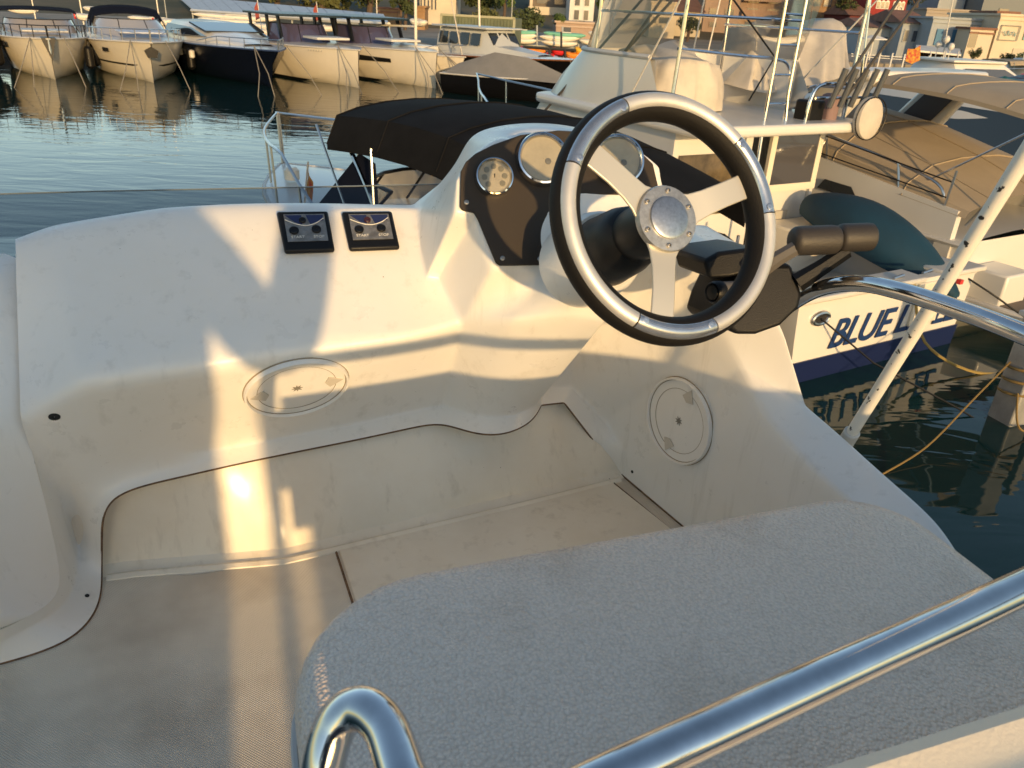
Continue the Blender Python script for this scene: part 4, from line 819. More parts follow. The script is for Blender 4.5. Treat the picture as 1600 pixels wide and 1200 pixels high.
# ------------------------------------------------------------------ more boats to starboard
G5 = new_boat('sports_cruiser', 'white sports cruiser with long dark side windows at the right edge', stern=(10.9, 12.6), a=-31, L=12)
rs = make_hull(G5, M_white, 12, 3.7, 1.15, 1.8, full=2.2, tumble=.92)
ca = MB(); sec_ = lambda y, w2, z: [Vector((w2*f, y, 1.2+(z-1.2)*g)) for f, g in ((-1, 0), (-.92, .7), (-.75, 1), (0, 1.08), (.75, 1), (.92, .7), (1, 0))]
ca.loft([sec_(.9, 1.5, 1.6), sec_(1.4, 1.55, 2.3), sec_(3.5, 1.55, 2.45), sec_(5.6, 1.45, 2.4), sec_(7.6, 1.25, 1.9), sec_(9.2, .8, 1.6)], cap=False).build('superstructure', M_white, G5)
for sg in (-1, 1): MB().prism([(sg*1.53, 1.5, 1.45), (sg*1.55, 5.6, 1.5), (sg*1.3, 7.5, 1.6), (sg*1.36, 5.6, 2.16), (sg*1.43, 1.7, 2.12)], (sg*.03, 0, .01)).build('side_window', M_glass, G5)
box_part('swim_platform', (0, -.5, .35), (3.0, 1.0, .1), M_white2, G5, .03); rail(G5, rs, .5, 9, 16, 2, .016)
MB().prism([(-1.3, .9, 1.6), (1.3, .9, 1.6), (1.25, 1.38, 2.28), (-1.25, 1.38, 2.28)], (0, -.02, .01)).build('aft_window', M_glass, G5)
pb = thing('paddle_board', 'dark blue and teal inflatable board lying on the canopy at right', 'board', (12.6, 21.5, 2.25), R(50))
m = MB(); rows = [[Vector((1.7*k_, .42*math.sin(a)*math.sqrt(max(.02, 1-abs(k_)**2.6)), .09*math.cos(a)+.10*k_*k_)) for a in [2*math.pi*i/12 for i in range(12)]] for k_ in [-1+.125*j for j in range(17)]]
m.loft(rows, closed=True, cap=True).build('board_body', mat('board_teal', (.01, .10, .12), .5, col2=(.01, .02, .09), vs=1.4), pb); MB().box((.9, 0, .16), (.25, .2, .02)).build('logo_patch', mat('board_red', (.35, .04, .08), .5), pb); MB().box((-.2, 0, .10), (.5, .3, .02)).build('deck_pad', mat('board_dark', (.012, .018, .05), .7), pb)
G8 = new_boat('day_cruiser', 'white day cruiser under a taut tan awning behind the arch cruiser', stern=(12.0, 19.0), a=-50, L=9)
rs = make_hull(G8, M_white, 9, 3.0, 1.0, 1.5, full=2.2); canopy(G8, 2.8, -.5, 5.2, 1.9, .25, M_canvas_t, poles=[(0, .2, 1.0), (5, 4.6, 1.1)]); rail(G8, rs, .5, 9, 16, 2); screen(G8, 2.2, 5.0, 6.3, 1.2, 1.7); cover(G8, (0, 7.2, 1.35), (1.2, 1.6, .2), 4, M_white2, 'sun_pad')
G6 = new_boat('hardtop_cruiser', 'white hardtop cruiser with a flag and domed aerials, beyond the tan awning', stern=(14.6, 33.5), a=70, L=9.5)
rs = make_hull(G6, M_white, 9.5, 3.1, 1.1, 1.6, full=2.2)
ca = MB(); ca.loft([sec_(1.5, 1.3, 1.3), sec_(2.0, 1.3, 2.15), sec_(4.6, 1.25, 2.2), sec_(6.0, 1.1, 1.65), sec_(7.6, .6, 1.45)]).build('superstructure', M_white, G6)
for sg in (-1, 1): MB().prism([(sg*1.30, 2.2, 1.45), (sg*1.28, 4.6, 1.5), (sg*1.12, 5.7, 1.6), (sg*1.16, 4.5, 2.0), (sg*1.2, 2.4, 2.0)], (sg*.03, 0, .01)).build('side_window', M_glass2, G6)
box_part('hardtop', (0, 3.2, 2.25), (2.3, 2.8, .09), M_white, G6, .03); rail(G6, rs, .5, 9, 16, 2)
mst = MB().tube([(0, 2.4, 2.3), (0, 2.2, 3.3), (0, 2.0, 5.2)], .022, 8).build('mast', M_white2, G6)
for x, z in ((.0, 3.0), (.32, 2.75), (-.34, 2.8)): MB().sphere((x, 2.3, z), .13, 12, 8, (1, 1, 1.1)).build('aerial_dome', M_white2, mst); MB().tube([(x, 2.3, z-.5), (x, 2.3, z)], .02, 6).build('dome_stem', M_white2, mst)
f2 = MB().loft([[(.02, 1.2, 2.2), (.0, 1.05, 2.75)], [(.05, .8, 2.05), (.03, .75, 2.6)], [(-.02, .5, 2.15), (.0, .45, 2.6)]]).build('flag', mat('red_flag', (.35, .02, .02), .8, col2=(.45, .28, .03), vs=9), mst)
for i, (sx, sy, L_, c_) in enumerate(((22.5, 36.0, 9, 0), (27.5, 38.5, 8, 1), (24.5, 44.0, 9, 2), (31.5, 46, 8, 0))):
    lab = ('white cabin cruiser with low dark windows, first of the far right row', 'white cruiser with open cockpit, at the right edge of the far row', 'white motor yacht behind the far right row, below the hedge', 'small white cruiser farthest right under the cream house')[i]
    g = new_boat('cabin_cruiser', lab, stern=(sx, sy), a=(72, 70, 75, 70)[i], L=L_, group='boats of the far right row')
    rs = make_hull(g, M_white, L_, 2.9, 1.0, 1.5, full=2.2)
    MB().loft([sec_(1.2, 1.2, 1.3), sec_(1.8, 1.2, 1.95+.1*c_), sec_(4.2, 1.15, 2.0+.1*c_), sec_(5.6, 1.0, 1.55), sec_(7.0, .5, 1.35)]).build('superstructure', M_white, g)
    for sg in (-1, 1): MB().prism([(sg*1.20, 1.9, 1.4), (sg*1.18, 4.2, 1.45), (sg*1.03, 5.2, 1.5), (sg*1.08, 4.0, 1.85), (sg*1.12, 2.1, 1.85)], (sg*.03, 0, .01)).build('side_window', M_glass, g)
    canopy(g, 2.1, -.2, 2.0, 2.0, .1, (M_canvas_n, M_white2, M_canvas_t, M_white2)[i], poles=[(0, .2, 1.0)]); rail(g, rs, .45, 9, 16, 2)
    MB().tube([(0, 1.5, 2), (0, 1.3, 4.2)], .02, 6).build('aerial', M_white2, g)
# pontoon pile with ropes
pp = thing('pontoon_pile', 'grey metal pontoon pile wrapped with yellow rope at the right edge', 'pile', pz(1575, 655, 0), R(20))
box_part('post', (0, 0, .1), (.26, .26, 1.9), mat('galvanised', (.30, .30, .29), .5, .3, var=.2, vs=6), pp, .02); box_part('flange', (.30, .05, .0), (.10, .34, 1.7), mat('galvanised2', (.42, .41, .38), .5, .3, var=.2, vs=6), pp, .01)
box_part('cap', (0, 0, 1.07), (.32, .32, .05), M_white2, pp, .01)
MB().tube([Vector((.17*math.cos(a), .17*math.sin(a), .25+.01*k)) for k, a in enumerate([k_*.5 for k_ in range(40)])], .014, 6).build('rope_coil', mat('orange_rope', (.20, .13, .04), .9), pp)
lines(pp, arc_pts([(-.15, -.1, .35), (-.25, -.3, .1), (.1, -.35, .02), (.5, -.9, .0), (1.2, -1.5, -.05)], 6), .010, mat('orange_rope', (.20, .13, .04), .9)); lines(pp, arc_pts([(-.1, .1, .6), (-.7, -.1, .35), (-1.4, -.35, .1), (-2.0, -.5, .0)], 6), .008, mat('orange_rope', (.20, .13, .04), .9))
# ------------------------------------------------------------------ quay and land
M_conc = mat('concrete', (.25, .215, .17), .85, var=.3, vs=.4)
M_earth = mat('dry_hillside', (.085, .07, .04), .95, var=.4, vs=.12, col2=(.03, .038, .018))
edge = [(-140, 24), (-60, 30), (-27, 39), (-12, 47.5), (3, 56), (18, 60), (34, 63.5), (60, 66), (200, 80)]
q = MB(); q.loft([[Vector((x, y, -1.5)) for x, y in edge], [Vector((x, y, .85)) for x, y in edge], [Vector((x, y+.35, .95)) for x, y in edge], [Vector((x*1.02, y+9, .95)) for x, y in edge], [Vector((x*1.05, y+34, 1.05)) for x, y in edge]])
tag(q.build('quay', M_conc, angle=30), kind='structure')
g = MB(); rows = []; rnd = random.Random(3)
for k in range(14):
    d = 30+k*k*3.2+k*6; rows.append([Vector((x*(1.04+d*.004), y+d, .9+max(0, (d-34))*.085+(rnd.uniform(-.8, .8) if k > 2 else 0)*min(1, k/6))) for x, y in arc_pts([(x, y, 0) for x, y in edge], 3) for (x, y) in [(x, y)]] if False else [Vector((p.x*(1.04+d*.004), p.y+d, .9+max(0, (d-34))*(.10)+(rnd.uniform(-.9, .9)*min(1, k/5) if k > 2 else 0))) for p in arc_pts([(x, y, 0) for x, y in edge], 3)])
g.loft(rows); hill = g.build('hillside', M_earth, angle=80); tag(hill, kind='structure')
def ground(x, y):
    for (x0, y0), (x1, y1) in zip(edge, edge[1:]):
        if x0 <= x <= x1: return .9+max(0, (y-lerp(y0, y1, (x-x0)/(x1-x0))-34))*.11
    return .95

# ------------------------------------------------------------------ moored row across the water
A_ = 138
hv = Vector((math.sin(R(A_)), math.cos(R(A_)), 0))
def row_boat(name, label, u, v, L, rake, cat='boat', a=A_):
    h = Vector((math.sin(R(a)), math.cos(R(a)), 0)); p = pz(u, v, 0); return new_boat(name, label, bow=p+h*rake*.55, a=a, L=L)
def bowlines(g, L, fb, B, m=None):
    for sg, dx in ((1, .9), (-1, .3), (1, .25)): lines(g, [(sg*B*.16, L*.93, fb), (sg*(B*.16+dx*.5), L+.9, fb*.45), (sg*(B*.16+dx), L+1.9, -.1)], .017)
F0 = row_boat('dark_cruiser', 'dark hulled boat cut off by the left edge of the picture', -28, 123, 11, .9); rs = make_hull(F0, M_blackhull, 11, 3.4, 1.2, 1.55); rail(F0, rs, .5, 9, 16); fender(F0, 1.75, 8.4, .7, .6, .13, M_white2); screen(F0, 2.4, 4.5, 6.2, 1.45, 2.0); canopy(F0, 2.4, 1, 4.4, 2.3, .2, M_canvas_n, poles=[(1.2, 1.6, 1.2), (4.2, 4.2, 1.3)])
F1 = row_boat('motor_cruiser', 'cream motor cruiser, bow on, under a flat navy bimini at far left', 88, 127, 11, .7, a=148); rs = make_hull(F1, M_cream, 11, 3.4, 1.3, 1.52, rake=.7, full=3.0)
rail(F1, rs, .42, 8, 16, 1, .02, M_black); screen(F1, 2.9, 4.6, 6.4, 1.45, 1.95, lean=.6, m=mat('pale_glass', (.25, .23, .22), .08, spec=.9)); canopy(F1, 3.0, 2.2, 4.6, 2.22, .16, M_canvas_n, drop=.05, poles=[(2, 2.2, 1.4), (4.3, 4.7, 1.5)])
MB().prism([(-.24, 10.55, 1.55), (.24, 10.55, 1.55), (.0, 10.62, .75)], (0, .42, -.02)).build('anchor_recess', M_black, F1); MB().tube([(0, 11.0, 1.5), (0, 10.95, .95)], [.03, .07], 8).build('anchor', M_chrome2, F1)
for sg in (-1, 1): fender(F1, sg*1.72, 7.6, .75, .9, .16); panel(F1, [(sg*1.55, 7.6, 1.05), (sg*1.42, 8.5, 1.1), (sg*1.42, 8.5, 1.28), (sg*1.55, 7.6, 1.22)], M_black, (sg, .3, 0), 'hull_window', .05)
MB().box((0, 8.6, 1.68), (1.6, 1.6, .06)).build('sun_pad', M_white2, F1, bevel=.03); bowlines(F1, 11, 1.5, 3.5)
F2 = row_boat('motor_cruiser', 'cream motor cruiser with curved windscreen and dark anchor plate on its bow', 243, 132, 12, 1.0, a=149); rs = make_hull(F2, M_cream, 12, 3.9, 1.25, 1.55, stripe=(M_blackhull, .62, .55), rake=1.0, full=2.5)
rail(F2, rs, .42, 8, 16, 1, .02); screen(F2, 3.1, 4.8, 7.4, 1.45, 2.1, lean=1.1, m=mat('pale_glass2', (.30, .30, .32), .08, spec=.9)); canopy(F2, 3.1, 2.8, 4.8, 2.0, .55, M_canvas_n, drop=.3, poles=[(2.6, 3, 1.4), (4.5, 4.9, 1.5)])
MB().prism([Vector((.26*math.cos(a), 11.62, 1.15+.22*math.sin(a))) for a in [R(90+72*k) for k in range(5)]], (0, .22, 0)).build('anchor_plate', M_black, F2); panel(F2, [(1.42, 8.8, 1.0), (1.30, 9.25, 1.02), (1.30, 9.25, 1.15), (1.42, 8.8, 1.15)], M_black, (1, .4, 0), 'porthole', .06)
for sg in (-1, 1): fender(F2, sg*1.95, 8.0, .7, .9, .17)
MB().box((.0, 9.0, 1.75), (1.7, 2.0, .06)).build('sun_pad', mat('blue_white_pad', (.55, .57, .62), .6), F2, bevel=.03); bowlines(F2, 12, 1.55, 3.9)
F3 = row_boat('navy_yacht', 'navy hulled motor yacht with white deck in the far row', 432, 139, 14, 1.2, a=145); rs = make_hull(F3, M_navy, 14, 4.0, 1.25, 1.45, rub=mat('navy_light', (.03, .05, .12), .3), rake=1.2)
MB().loft([sec_(1.0, 1.6, 1.4), sec_(2.5, 1.65, 2.05), sec_(6.0, 1.6, 2.05), sec_(8.6, 1.3, 1.75), sec_(11.5, .7, 1.5)]).build('superstructure', M_white, F3)
for sg in (-1, 1): MB().prism([(sg*1.68, 2.6, 1.5), (sg*1.66, 6.0, 1.54), (sg*1.3, 8.8, 1.62), (sg*1.4, 6.8, 1.88), (sg*1.54, 2.8, 1.9)], (sg*.04, 0, .02)).build('side_window', M_glass, F3)
MB().prism([(-1.25, 8.4, 1.78), (1.25, 8.4, 1.78), (1.4, 6.3, 2.05), (-1.4, 6.3, 2.05)], (0, .05, .06)).build('front_window', M_glass, F3); rail(F3, rs, .35, 10, 16, 1, .02); bowlines(F3, 14, 1.55, 4.0)
for y in (6.5, 8.2): fender(F3, 2.0-.09*(y-6)**1.3*.5, y, .9, .35, .12, M_white2)
def tender(name, label, u, v, L, dark, lab2, win):
    g = row_boat(name, label, u, v, L, .1, a=143); rs = make_hull(g, M_cream, L, 3.5, 1.35, 1.5, rake=.12, full=2.4, tumble=.95, stripe=(M_blackhull, .10, -.1))
    top = box_part('hard_top', (0, L*.38, 2.56), (3.0, L*.42, .10), mat('teal_black', (.008, .02, .028), .35), g, .03)
    for sg in (1, -1):
        for y0_, y1_ in ((L*.22, L*.20), (L*.42, L*.40), (L*.56, L*.52)): MB().prism([(sg*1.35, y0_-.1, 1.55), (sg*1.35, y0_+.14, 1.55), (sg*1.32, y1_+.14, 2.54), (sg*1.32, y1_-.1, 2.54)], (-sg*.08, 0, 0)).build('top_post', M_black, top)
    screen(g, 2.8, L*.42, L*.60, 1.42, 2.2, lean=.5, m=mat('violet_glass', (.055, .05, .09), .1, spec=.9))
    if win:
        for sg in (1, -1):
            st = []
            for i_, r_ in enumerate(rs[7:14]):
                za, zb = lerp(.78, .88, i_/6), lerp(1.10, 1.04, i_/6)
                def side(z): k_ = (z-r_[2].z)/(r_[0].z-r_[2].z); q_ = lerp(r_[2], r_[1], k_*2) if k_ < .5 else lerp(r_[1], r_[0], k_*2-1); return Vector((sg*(q_.x+.03), q_.y+.01, z))
                st.append([side(za), side((za+zb)/2), side(zb)])
            MB().loft(st).build('hull_window', M_black, g)
    else:
        for sg in (1,): fender(g, sg*1.86, L*.55, .85, .85, .16)
        for k in range(6): MB().box((1.22-.06*k, L*.80+.13*k, 1.32), (.03, .07, .05), R(-25)).build('hull_mark', mat('grey_mark', (.3, .28, .24), .5), g)
    MB().box((0, L*.72, 1.75), (1.5, 1.6, .10)).build('sun_pad', M_white2, g, bevel=.03); bowlines(g, L, 1.6, 3.5)
    f = MB().tube([(0, .2, 1.6), (0, -.1, 3.1)], .02, 6).build('flag_staff', M_white2, g); MB().loft([[(0, 0, 2.2), (0, -.1, 3.0)], [(.1, -.3, 2.1), (.1, -.35, 2.7)]]).build('flag', mat('faded_red', (.4, .08, .05), .8), f)
    return g
F4 = tender('walkaround_boat', 'white plumb bowed boat with a black fender amidships, far row', 562, 138, 11.5, 0, '', False)
F5 = tender('walkaround_boat', 'white plumb bowed boat with a long dark hull window, far row', 682, 139, 12.5, 0, '', True)
F6 = row_boat('small_yacht', 'small cream sailing boat bow beside the dark window boat', 722, 134, 9, .3, a=A_-6); rs = make_hull(F6, M_cream, 9, 2.9, 1.1, 1.25, rake=.3, stripe=(M_blackhull, .12, -.1)); box_part('coach_roof', (0, 5, 1.35), (1.4, 3, .35), M_white, F6, .08)
ms = MB().tube([(0, 5.6, 1.3), (0, 5.6, 11)], .07, 10).build('mast', M_cream, F6); MB().tube([(0, 5.5, 2.3), (0, 1.2, 2.2)], .05, 8).build('boom', M_cream, ms); MB().tube([(0, 8.8, 1.3), (0, 5.6, 10.5)], .03, 6).build('furled_sail', M_canvas_w, ms); bowlines(F6, 9, 1.2, 2.9); rail(F6, rs, .45, 12, 16, 2)
F7 = row_boat('black_trawler', 'black hulled trawler yacht with wooden cap rail and white fenders', 912, 152, 11, .9, a=132); rs = make_hull(F7, M_blackhull, 11, 3.6, 1.2, 1.5, rub=mat('varnished_wood', (.22, .085, .03), .3, var=.3, vs=5), rake=.9)
MB().loft([sec_(2.2, 1.2, 1.4), sec_(2.3, 1.15, 2.35), sec_(5.3, 1.1, 2.35), sec_(5.9, 1.0, 1.7), sec_(8.2, .6, 1.5)]).build('wheelhouse', mat('grey_white', (.42, .43, .42), .4), F7)
for k in range(4): panel(F7, [(1.16, 2.5+.72*k, 1.7), (1.16, 3.05+.72*k, 1.7), (1.07, 3.05+.72*k, 2.2), (1.07, 2.5+.72*k, 2.2)], M_glass, (1, 0, .12), 'window', .03)
for k in range(3): panel(F7, [(-.85+.6*k, 5.78, 1.75), (-.35+.6*k, 5.78, 1.75), (-.35+.6*k, 5.42, 2.22), (-.85+.6*k, 5.42, 2.22)], M_glass, (0, 1, .6), 'window', .05)
MB().box((0, 3.8, 2.42), (2.4, 3.7, .08)).build('wheelhouse_roof', mat('grey_white', (.42, .43, .42), .4), F7, bevel=.03)
for y, m_ in ((5.0, M_cream), (6.6, mat('grey_fender', (.1, .11, .13), .5)), (8.2, M_cream)): fender(F7, 1.86-.03*(y-4)**1.4, y-.4, .9, .55, .11, m_)
lines(F7, [(1.2, 10.5, 1.7), (2.0, 11.5, .9), (3.0, 13, .0)]); lines(F7, [(.8, 11.2, 1.7), (1.2, 12.5, .8), (1.5, 14, .0)]); bowlines(F7, 11, 1.5, 3.6)
MB().tube([(0, 4.0, 2.4), (0, 3.6, 8)], .05, 8).build('mast', M_cream, F7); fender(F7, .4, 10.7, 1.5, .4, .12, M_cream)
F8 = new_boat('covered_tender', 'dark tender under a peaked grey canvas cover beside the flybridge side', bow=pz(905, 165, 0), a=120, L=6); rs = make_hull(F8, M_blackhull, 6, 2.2, .8, .95, rake=.5); MB().loft([[Vector((1.0*f, y, .82+h*(1-abs(f)))) for f in (-1, -.5, 0, .5, 1)] for y, h in ((.2, .3), (2, .85), (3.6, .75), (5.4, .2))]).build('canvas_cover', mat('grey_canvas', (.24, .22, .19), .85, var=.1, vs=2), F8)
# ------------------------------------------------------------------ racks, kayaks, container on the quay
def skiff_mesh(sl):
    m = MB(); rows = [[Vector((sl*k_, .30*math.cos(a)*math.sqrt(max(.01, 1-abs(k_)**2.4)), .17*math.sin(a)*math.sqrt(max(.03, 1-abs(k_)**3))+.08*k_*k_)) for a in [2*math.pi*i/10 for i in range(10)]] for k_ in [-1+.2*j for j in range(11)]]
    m.loft(rows, closed=True, cap=True); return m
def skiff(u0, v0, u1, v1, t, colr, label, th=1.0, cat='kayak', tip=None, group='boats stored on the racks'):
    a, b = pt(u0, v0, t), pt(u1, v1, t); c = (a+b)/2; L_ = (b-a).length/2
    o = thing('stored_skiff' if cat != 'kayak' else 'kayak', label, cat, c, math.atan2(b.y-a.y, b.x-a.x), group)
    hull_ = skiff_mesh(L_).build('hull', colr, o); hull_.scale = (1, th, th); hull_.rotation_euler = (0, -math.atan2(b.z-a.z, math.hypot(b.x-a.x, b.y-a.y)), 0)
    if tip:
        e = MB().box((-L_*.93, 0, .07), (L_*.14, .34*th, .26*th)).build('painted_tip', tip, o, bevel=.04)
    else: MB().box((L_*.05, 0, .17*th), (L_*.5, .30*th, .05)).build('cockpit_rim', M_black if cat == 'kayak' else M_white2, o)
    return o
cW = mat('skiff_white', (.72, .66, .54), .4, var=.08, vs=2); cG = mat('skiff_mint', (.16, .42, .30), .5, var=.1, vs=2); cO = mat('kayak_orange', (.75, .22, .02), .4); cY = mat('kayak_yellow', (.75, .40, .03), .4); cR = mat('kayak_red', (.55, .02, .02), .4); cB = mat('skiff_blue', (.12, .30, .36), .5); cP = mat('skiff_lilac', (.40, .42, .62), .5); cBr = mat('skiff_brown', (.32, .14, .05), .5)
for (u0, v0, u1, v1, c_, lab, tip) in (
    (797, 50, 838, 53, cG, 'mint green skiff on the top shelf left of the rack post', None), (849, 53, 915, 58, cG, 'mint green skiff on the top shelf right of the rack post', None),
    (797, 56, 838, 58, cW, 'cream skiff on the second shelf left of the rack post', None), (843, 59, 905, 62, cW, 'cream skiff on the second shelf right of the rack post', None),
    (797, 63, 838, 66, cW, 'cream skiff on the third shelf left of the rack post', None), (846, 67, 902, 71, cW, 'cream skiff on the third shelf right of the rack post', None),
    (905, 65, 945, 70, cW, 'cream skiff at the right end of the mid shelf', None), (919, 53, 950, 57, cW, 'short cream hull at the right end of the top shelf', None), (925, 60, 946, 64, cB, 'blue skiff beneath the short cream hull', None)):
    skiff(u0, v0, u1, v1, 50, c_, lab, 1.1, 'skiff')
for (u0, v0, u1, v1, c_, lab) in ((797, 75, 822, 79, cR, 'red and orange kayak at the left of the low rack'), (798, 81, 818, 84, cY, 'yellow kayak tip at the left of the low rack'), (822, 78, 852, 83, cO, 'orange kayak left of the low rack\'s dark post'), (860, 79, 886, 84, cR, 'bright red kayak between the low rack\'s dark posts'), (852, 86, 866, 91, cR, 'small red kayak under the bright red one'), (882, 84, 905, 90, cO, 'orange kayak right of the dark posts'), (897, 77, 918, 84, cY, 'yellow kayak tip at the right of the low rack'), (860, 92, 890, 97, cP, 'lilac and white kayak lowest on the rack')):
    skiff(u0, v0, u1, v1, 49, c_, lab, 1.35)
M_rack = mat('rack_grey', (.35, .36, .33), .6); M_rackd = mat('rack_dark', (.02, .02, .02), .6)
rk = thing('boat_rack', 'grey metal rack of mint and cream skiffs on the far quay', 'rack', pz(870, 100, .95))
def rackpost(u, v0, v1, t, par, m, r=.06): a, b = pt(u, v0, t), pt(u, v1, t); o = par.matrix_basis.translation; MB().tube([a-o, b-o], r, 6).build('post', m, par)
for u, v0, v1 in ((801, 38, 100), (839, 40, 100), (879, 42, 102), (904, 60, 99), (948, 48, 105)): rackpost(u, v0, v1, 50.4, rk, M_rack)
for v0, v1 in ((55, 61), (61, 66), (69, 75)):
    o = rk.matrix_basis.translation; MB().tube([pt(797, v0, 50.4)-o, pt(950, v1+3, 50.4)-o], .05, 6).build('shelf', M_rack, rk)
rd = thing('kayak_rack', 'low black frame holding red and orange kayaks on the quay', 'rack', pz(870, 104, .95))
for u, v0, v1 in ((859, 76, 106), (883, 78, 104), (877, 50, 74)): rackpost(u, v0, v1, 48.6, rd, M_rackd, .07)
o = rd.matrix_basis.translation; MB().tube([pt(818, 73, 48.6)-o, pt(900, 79, 48.6)-o], .09, 6).build('beam', M_rackd, rd); MB().tube([pt(866, 103, 48.6)-o, pt(922, 102, 48.6)-o], .05, 6).build('beam', M_rackd, rd)
# long storage canopy and the hulls under it
sh = thing('storage_canopy', 'long low canopy with pale grey roof sheets over stored hulls', 'canopy', pz(450, 70, .95))
o = sh.matrix_basis.translation
a0, a1, b0, b1 = pt(275, -8, 75)-o, pt(600, 22, 50)-o, pt(300, 14, 66)-o, pt(608, 35, 45)-o
M_sheet = mat('roof_sheet', (.34, .38, .44), .45, var=.1, vs=.6)
for k in range(14):
    f0, f1 = k/14, (k+.97)/14; MB().prism([lerp(a0, a1, f0), lerp(a0, a1, f1), lerp(b0, b1, f1), lerp(b0, b1, f0)], (0, 0, -.06)).build('roof_sheet', M_sheet, sh, smooth=False)
MB().tube([b0+Vector((0, -.1, -.12)), b1+Vector((0, -.1, -.12))], .14, 6).build('fascia', M_cream, sh)
for k in range(6): p = lerp(b0, b1, k/5); MB().tube([p, Vector((p.x, p.y, -.05))], .06, 6).build('post', M_rack, sh)
for (u0, v0, u1, v1, t, c_, lab, tip) in (
    (118, 26, 150, 29, 46, cW, 'white skiff with a red tip, left of the curved windscreen cruiser', cR), (200, 29, 292, 37, 50, cW, 'white skiff behind the curved windscreen cruiser, upper shelf', None), (240, 33, 270, 37, 47, cW, 'white skiff with a red end under the upper shelf', cR), (245, 45, 285, 50, 47, cW, 'white skiff low on the shelf by the navy yacht', None),
    (300, 24, 436, 33, 52, cW, 'long white skiff directly under the canopy edge', None), (292, 36, 380, 42, 50, cG, 'pale green skiff under the canopy, left half', None), (310, 31, 400, 38, 51, cW, 'white skiff on the canopy\'s second shelf', None), (395, 41, 450, 46, 49, cW, 'white skiff on the shelf left of the first hard top', None), (395, 50, 443, 53, 48, cW, 'white hull left of the hard top posts', None), (405, 58, 435, 62, 47, cBr, 'brown varnished skiff low beside the navy yacht', None),
    (452, 42, 540, 47, 50, cW, 'white skiff seen through the hard top posts', None), (520, 52, 560, 56, 48, cB, 'blue skiff between the two hard tops', None), (10, 15, 60, 19, 52, cW, 'white skiff behind the navy bimini at far left', None), (130, 14, 180, 18, 55, cW, 'white skiff far back between the two left cruisers', None), (640, 34, 668, 38, 47, cW, 'white skiff beside the green container', None)):
    skiff(u0, v0, u1, v1, t, c_, lab, 1.25, 'skiff', tip)
# green container
cn = thing('shipping_container', 'grey green corrugated container standing on the quay', 'container', pt(745, 84, 46)*1.0, R(-10))
cz = cn.location.z; M_cont = mat('container_green', (.13, .15, .09), .7, var=.2, vs=1)
MB().box((0, 1.2, 1.0), (4.4, 2.4, 2.0)).build('body', M_cont, cn)
for k in range(22): MB().box((-2.05+.195*k, -.03, 1.0), (.10, .07, 1.8)).build('corrugation', M_cont, cn)
for x in (-2.2, 2.2): MB().box((x, -.02, 1.0), (.14, .12, 2.04)).build('corner_post', mat('container_edge', (.34, .33, .22), .7), cn)
MB().box((0, -.02, 2.02), (4.5, .12, .12)).build('top_beam', mat('container_edge', (.34, .33, .22), .7), cn)

# ------------------------------------------------------------------ houses
M_pane = mat('house_pane', (.05, .06, .08), .15, spec=.7)
def building(name, label, u0, u1, vt, vb, t, wall, roofm, wins=(), depth=8, roof='flat', shut=None, below=1.5, yaw=0, group=None, wframe=None):
    a, b = pt(u0, vb, t), pt(u1, vb, t); c = (a+b)/2; w_ = math.hypot(b.x-a.x, b.y-a.y); hgt = (pt((u0+u1)/2, vt, t).z-c.z)
    o = thing(name, label, 'house', c, math.atan2(b.y-a.y, b.x-a.x)+yaw, group)
    MB().box((0, depth/2, hgt/2-below/2), (w_, depth, hgt+below)).build('wall', wall, o)
    if roof == 'flat': MB().box((0, depth/2, hgt+.08), (w_+.3, depth+.3, .16)).build('roof', roofm, o); MB().box((0, -.05, hgt-.25), (w_+.1, .12, .12)).build('cornice', roofm, o)
    else: MB().add([(-w_/2-.3, -.4, hgt), (w_/2+.3, -.4, hgt), (w_/2+.3, depth+.4, hgt), (-w_/2-.3, depth+.4, hgt), (-w_/2, depth/2, hgt+roof), (w_/2, depth/2, hgt+roof)], [(0, 1, 5, 4), (2, 3, 4, 5), (1, 2, 5), (3, 0, 4), (0, 3, 2, 1)]).build('roof', roofm, o, smooth=False)
    for wn in wins:
        x0, x1, z0, z1 = [wn[0]*w_-w_/2, wn[1]*w_-w_/2, wn[2]*hgt, wn[3]*hgt]; kind = wn[4] if len(wn) > 4 else 'w'
        if kind == 's': f = MB().box(((x0+x1)/2, -.05, (z0+z1)/2), (x1-x0, .10, z1-z0)).build('shutter', shut, o); continue
        f = MB().box(((x0+x1)/2, -.03, (z0+z1)/2), (x1-x0+.14, .08, z1-z0+.14)).build('window', wframe or wall, o)
        MB().box(((x0+x1)/2, -.06, (z0+z1)/2), (x1-x0, .06, z1-z0)).build('pane', M_pane, f)
        if kind == 'a': MB().prism([Vector(((x0+x1)/2+(x1-x0)/2*1.25*math.cos(k_), -.075, z1+(x1-x0)/2*1.25*math.sin(k_))) for k_ in [math.pi*i/8 for i in range(9)]], (0, .06, 0)).build('arch', wframe or wall, f)
    return o, w_, hgt
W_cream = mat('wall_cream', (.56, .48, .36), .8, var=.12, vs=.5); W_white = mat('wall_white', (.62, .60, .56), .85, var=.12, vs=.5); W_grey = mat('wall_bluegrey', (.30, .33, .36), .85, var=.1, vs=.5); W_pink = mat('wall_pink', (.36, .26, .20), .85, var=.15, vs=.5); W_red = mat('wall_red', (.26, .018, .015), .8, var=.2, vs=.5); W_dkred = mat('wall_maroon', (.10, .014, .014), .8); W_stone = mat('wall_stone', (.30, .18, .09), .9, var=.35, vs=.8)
R_tile = mat('roof_tile', (.20, .095, .06), .85, var=.3, vs=1); S_blue = mat('shutter_blue', (.06, .17, .30), .7); S_teal = mat('shutter_teal', (.20, .36, .35), .7)
